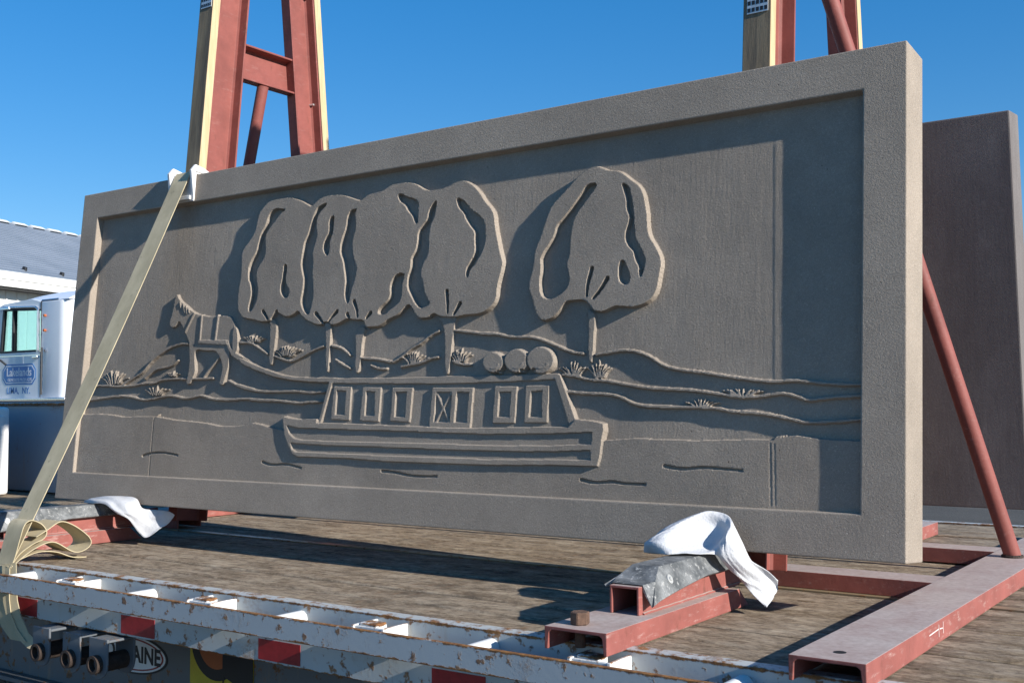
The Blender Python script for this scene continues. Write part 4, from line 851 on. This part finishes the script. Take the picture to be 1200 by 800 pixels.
for x in (-11.2, -8.95):
    for yy in (TY + .12, Y2 - .42):
        t = MB().cyl((x, yy, -.55), (x, yy + .30, -.55), .50, 36).build('wheel', 'rubber', tr_, .03, 2, 40)
        MB().cyl((x, yy - .006, -.55), (x, yy + .306, -.55), .27, 24).build('rim', 'chrome', t, .01, 2, 40)
# stained upper hood and front
MB().box(-11.9, -10.03, TY + .051, Y2 - .051, 1.05, 1.119).build('hood_top', 'truck', tr_, .02, 2)

# steel boxes standing on the deck past the left end of the panels
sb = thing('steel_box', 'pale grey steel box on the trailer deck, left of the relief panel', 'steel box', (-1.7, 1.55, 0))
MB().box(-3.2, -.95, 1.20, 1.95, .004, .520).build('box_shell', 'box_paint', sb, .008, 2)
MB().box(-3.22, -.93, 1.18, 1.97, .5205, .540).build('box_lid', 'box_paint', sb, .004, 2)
wc = thing('white_cabinet', 'bright white steel cabinet on the deck at the far left edge', 'cabinet', (-2.6, .8, 0))
MB().box(-3.2, -2.01, .56, .985, .006, .512).build('cabinet_body', 'wall', wc, .025, 3)
MB().box(-2.012, -2.002, .60, .945, .05, .46).build('cabinet_door', 'wall', wc, .003, 2)

# ================================================================== workshop building
bd = thing('workshop_building', 'white metal workshop with a grey ribbed roof behind the truck', 'building', (-33, 17, -1.05))
bdir = Vector((-.247, .969, 0)).normalized(); bn = Vector((bdir.y, -bdir.x, 0))       # along the wall, outward normal
A0 = Vector((-28.6, 15.15, 0))
def BP(s, d, z): return A0 + bdir * s + bn * d + Vector((0, 0, z))
EZ, RZ, DP = 4.75, 7.75, 7.0
MB().ext([BP(-9, -.35, -1.05), BP(34, -.35, -1.05), BP(34, -.45, -1.05), BP(-9, -.45, -1.05)], (0, 0, EZ + 1.0)).build('wall', 'wall', bd)
rb = MB()
for i in range(int(43 / .45)): rb.ext([BP(-9 + i * .45, -.349, -1.04), BP(-9 + i * .45 + .07, -.349, -1.04), BP(-9 + i * .45 + .07, -.315, -1.04), BP(-9 + i * .45, -.315, -1.04)], (0, 0, EZ + .9))
tag(rb.build('wall_ribs', 'wall', bd), kind='stuff')
rf = MB().ext([BP(-10, .25, EZ), BP(-10, -DP, RZ), BP(-10, -DP, RZ - .12), BP(-10, .25, EZ - .1)], bdir * 45).build('roof', 'roof', bd)
rb = MB(); nr = 26
for i in range(nr):
    f_ = (i + .5) / nr; d_, z_ = .25 - (DP + .25) * f_, EZ + (RZ - EZ) * f_; e_ = .06
    rb.ext([BP(-10, d_, z_ + .003), BP(-10, d_ - .05, z_ + .055), BP(-10, d_ - .12, z_ + .070), BP(-10, d_ - .16, z_ + .052)], bdir * 45)
tag(rb.build('roof_ribs', 'roof', rf), kind='stuff').location = (0, 0, 0)
cap = MB().ext([BP(0, -DP + .25, RZ - .02), BP(0, -DP, RZ + .10), BP(0, -DP - .25, RZ - .02)], bdir * .62)
cme = cap.mesh('ridge_cap')
for i in range(48):
    o = link('ridge_cap', cme, 'wall', rf); o.location = bdir * (-10 + .93 * i)
gt = MB().ext([BP(-10, .26, EZ - .06), BP(-10, .42, EZ - .06), BP(-10, .42, EZ - .30), BP(-10, .26, EZ - .30)], bdir * 45).build('gutter', 'wall', bd)
MB().ext([BP(-10, .255, EZ - .305), BP(-10, .38, EZ - .305), BP(-10, .38, EZ - .52), BP(-10, .255, EZ - .52)], bdir * 45).build('fascia', 'wall', bd)
MB().ext([BP(-10, -.34, EZ - .53), BP(-10, .25, EZ - .53), BP(-10, .25, EZ - .56), BP(-10, -.34, EZ - .56)], bdir * 45).build('soffit', 'black', bd)
sg = MB().ext([BP(0, .10, EZ + .06), BP(0, -.06, EZ + .12), BP(0, -.02, EZ + .24), BP(0, .12, EZ + .20)], bdir * .10).mesh('snow_guard', .02, 1)
for i in range(24):
    o = link('snow_guard', sg, 'black', rf); o.location = bdir * (-9.2 + 1.62 * i)
# orange jib of a loader behind the cab
ld = thing('orange_loader_arm', 'orange steel boom poking up behind the truck roof', 'boom', (-13.5, 9.4, -1.05))
MB().ext([(-14.6, 9.4, 1.85), (-13.15, 9.4, 2.62), (-13.1, 9.4, 2.50), (-14.5, 9.4, 1.6)], (0, .22, 0)).build('boom', 'orange', ld, .02, 2)
MB().ext([(-14.55, 9.45, -1.05), (-14.25, 9.45, -1.05), (-14.25, 9.45, 1.75), (-14.55, 9.45, 1.75)], (0, .15, 0)).build('post', 'orange', ld, .02, 2)
MB().box(-12.55, -12.1, 9.35, 9.75, -1.05, 2.45).box(-12.9, -11.6, 9.3, 9.8, 2.4505, 2.62).build('hydraulic_head', 'truck_low', ld, .03, 2)
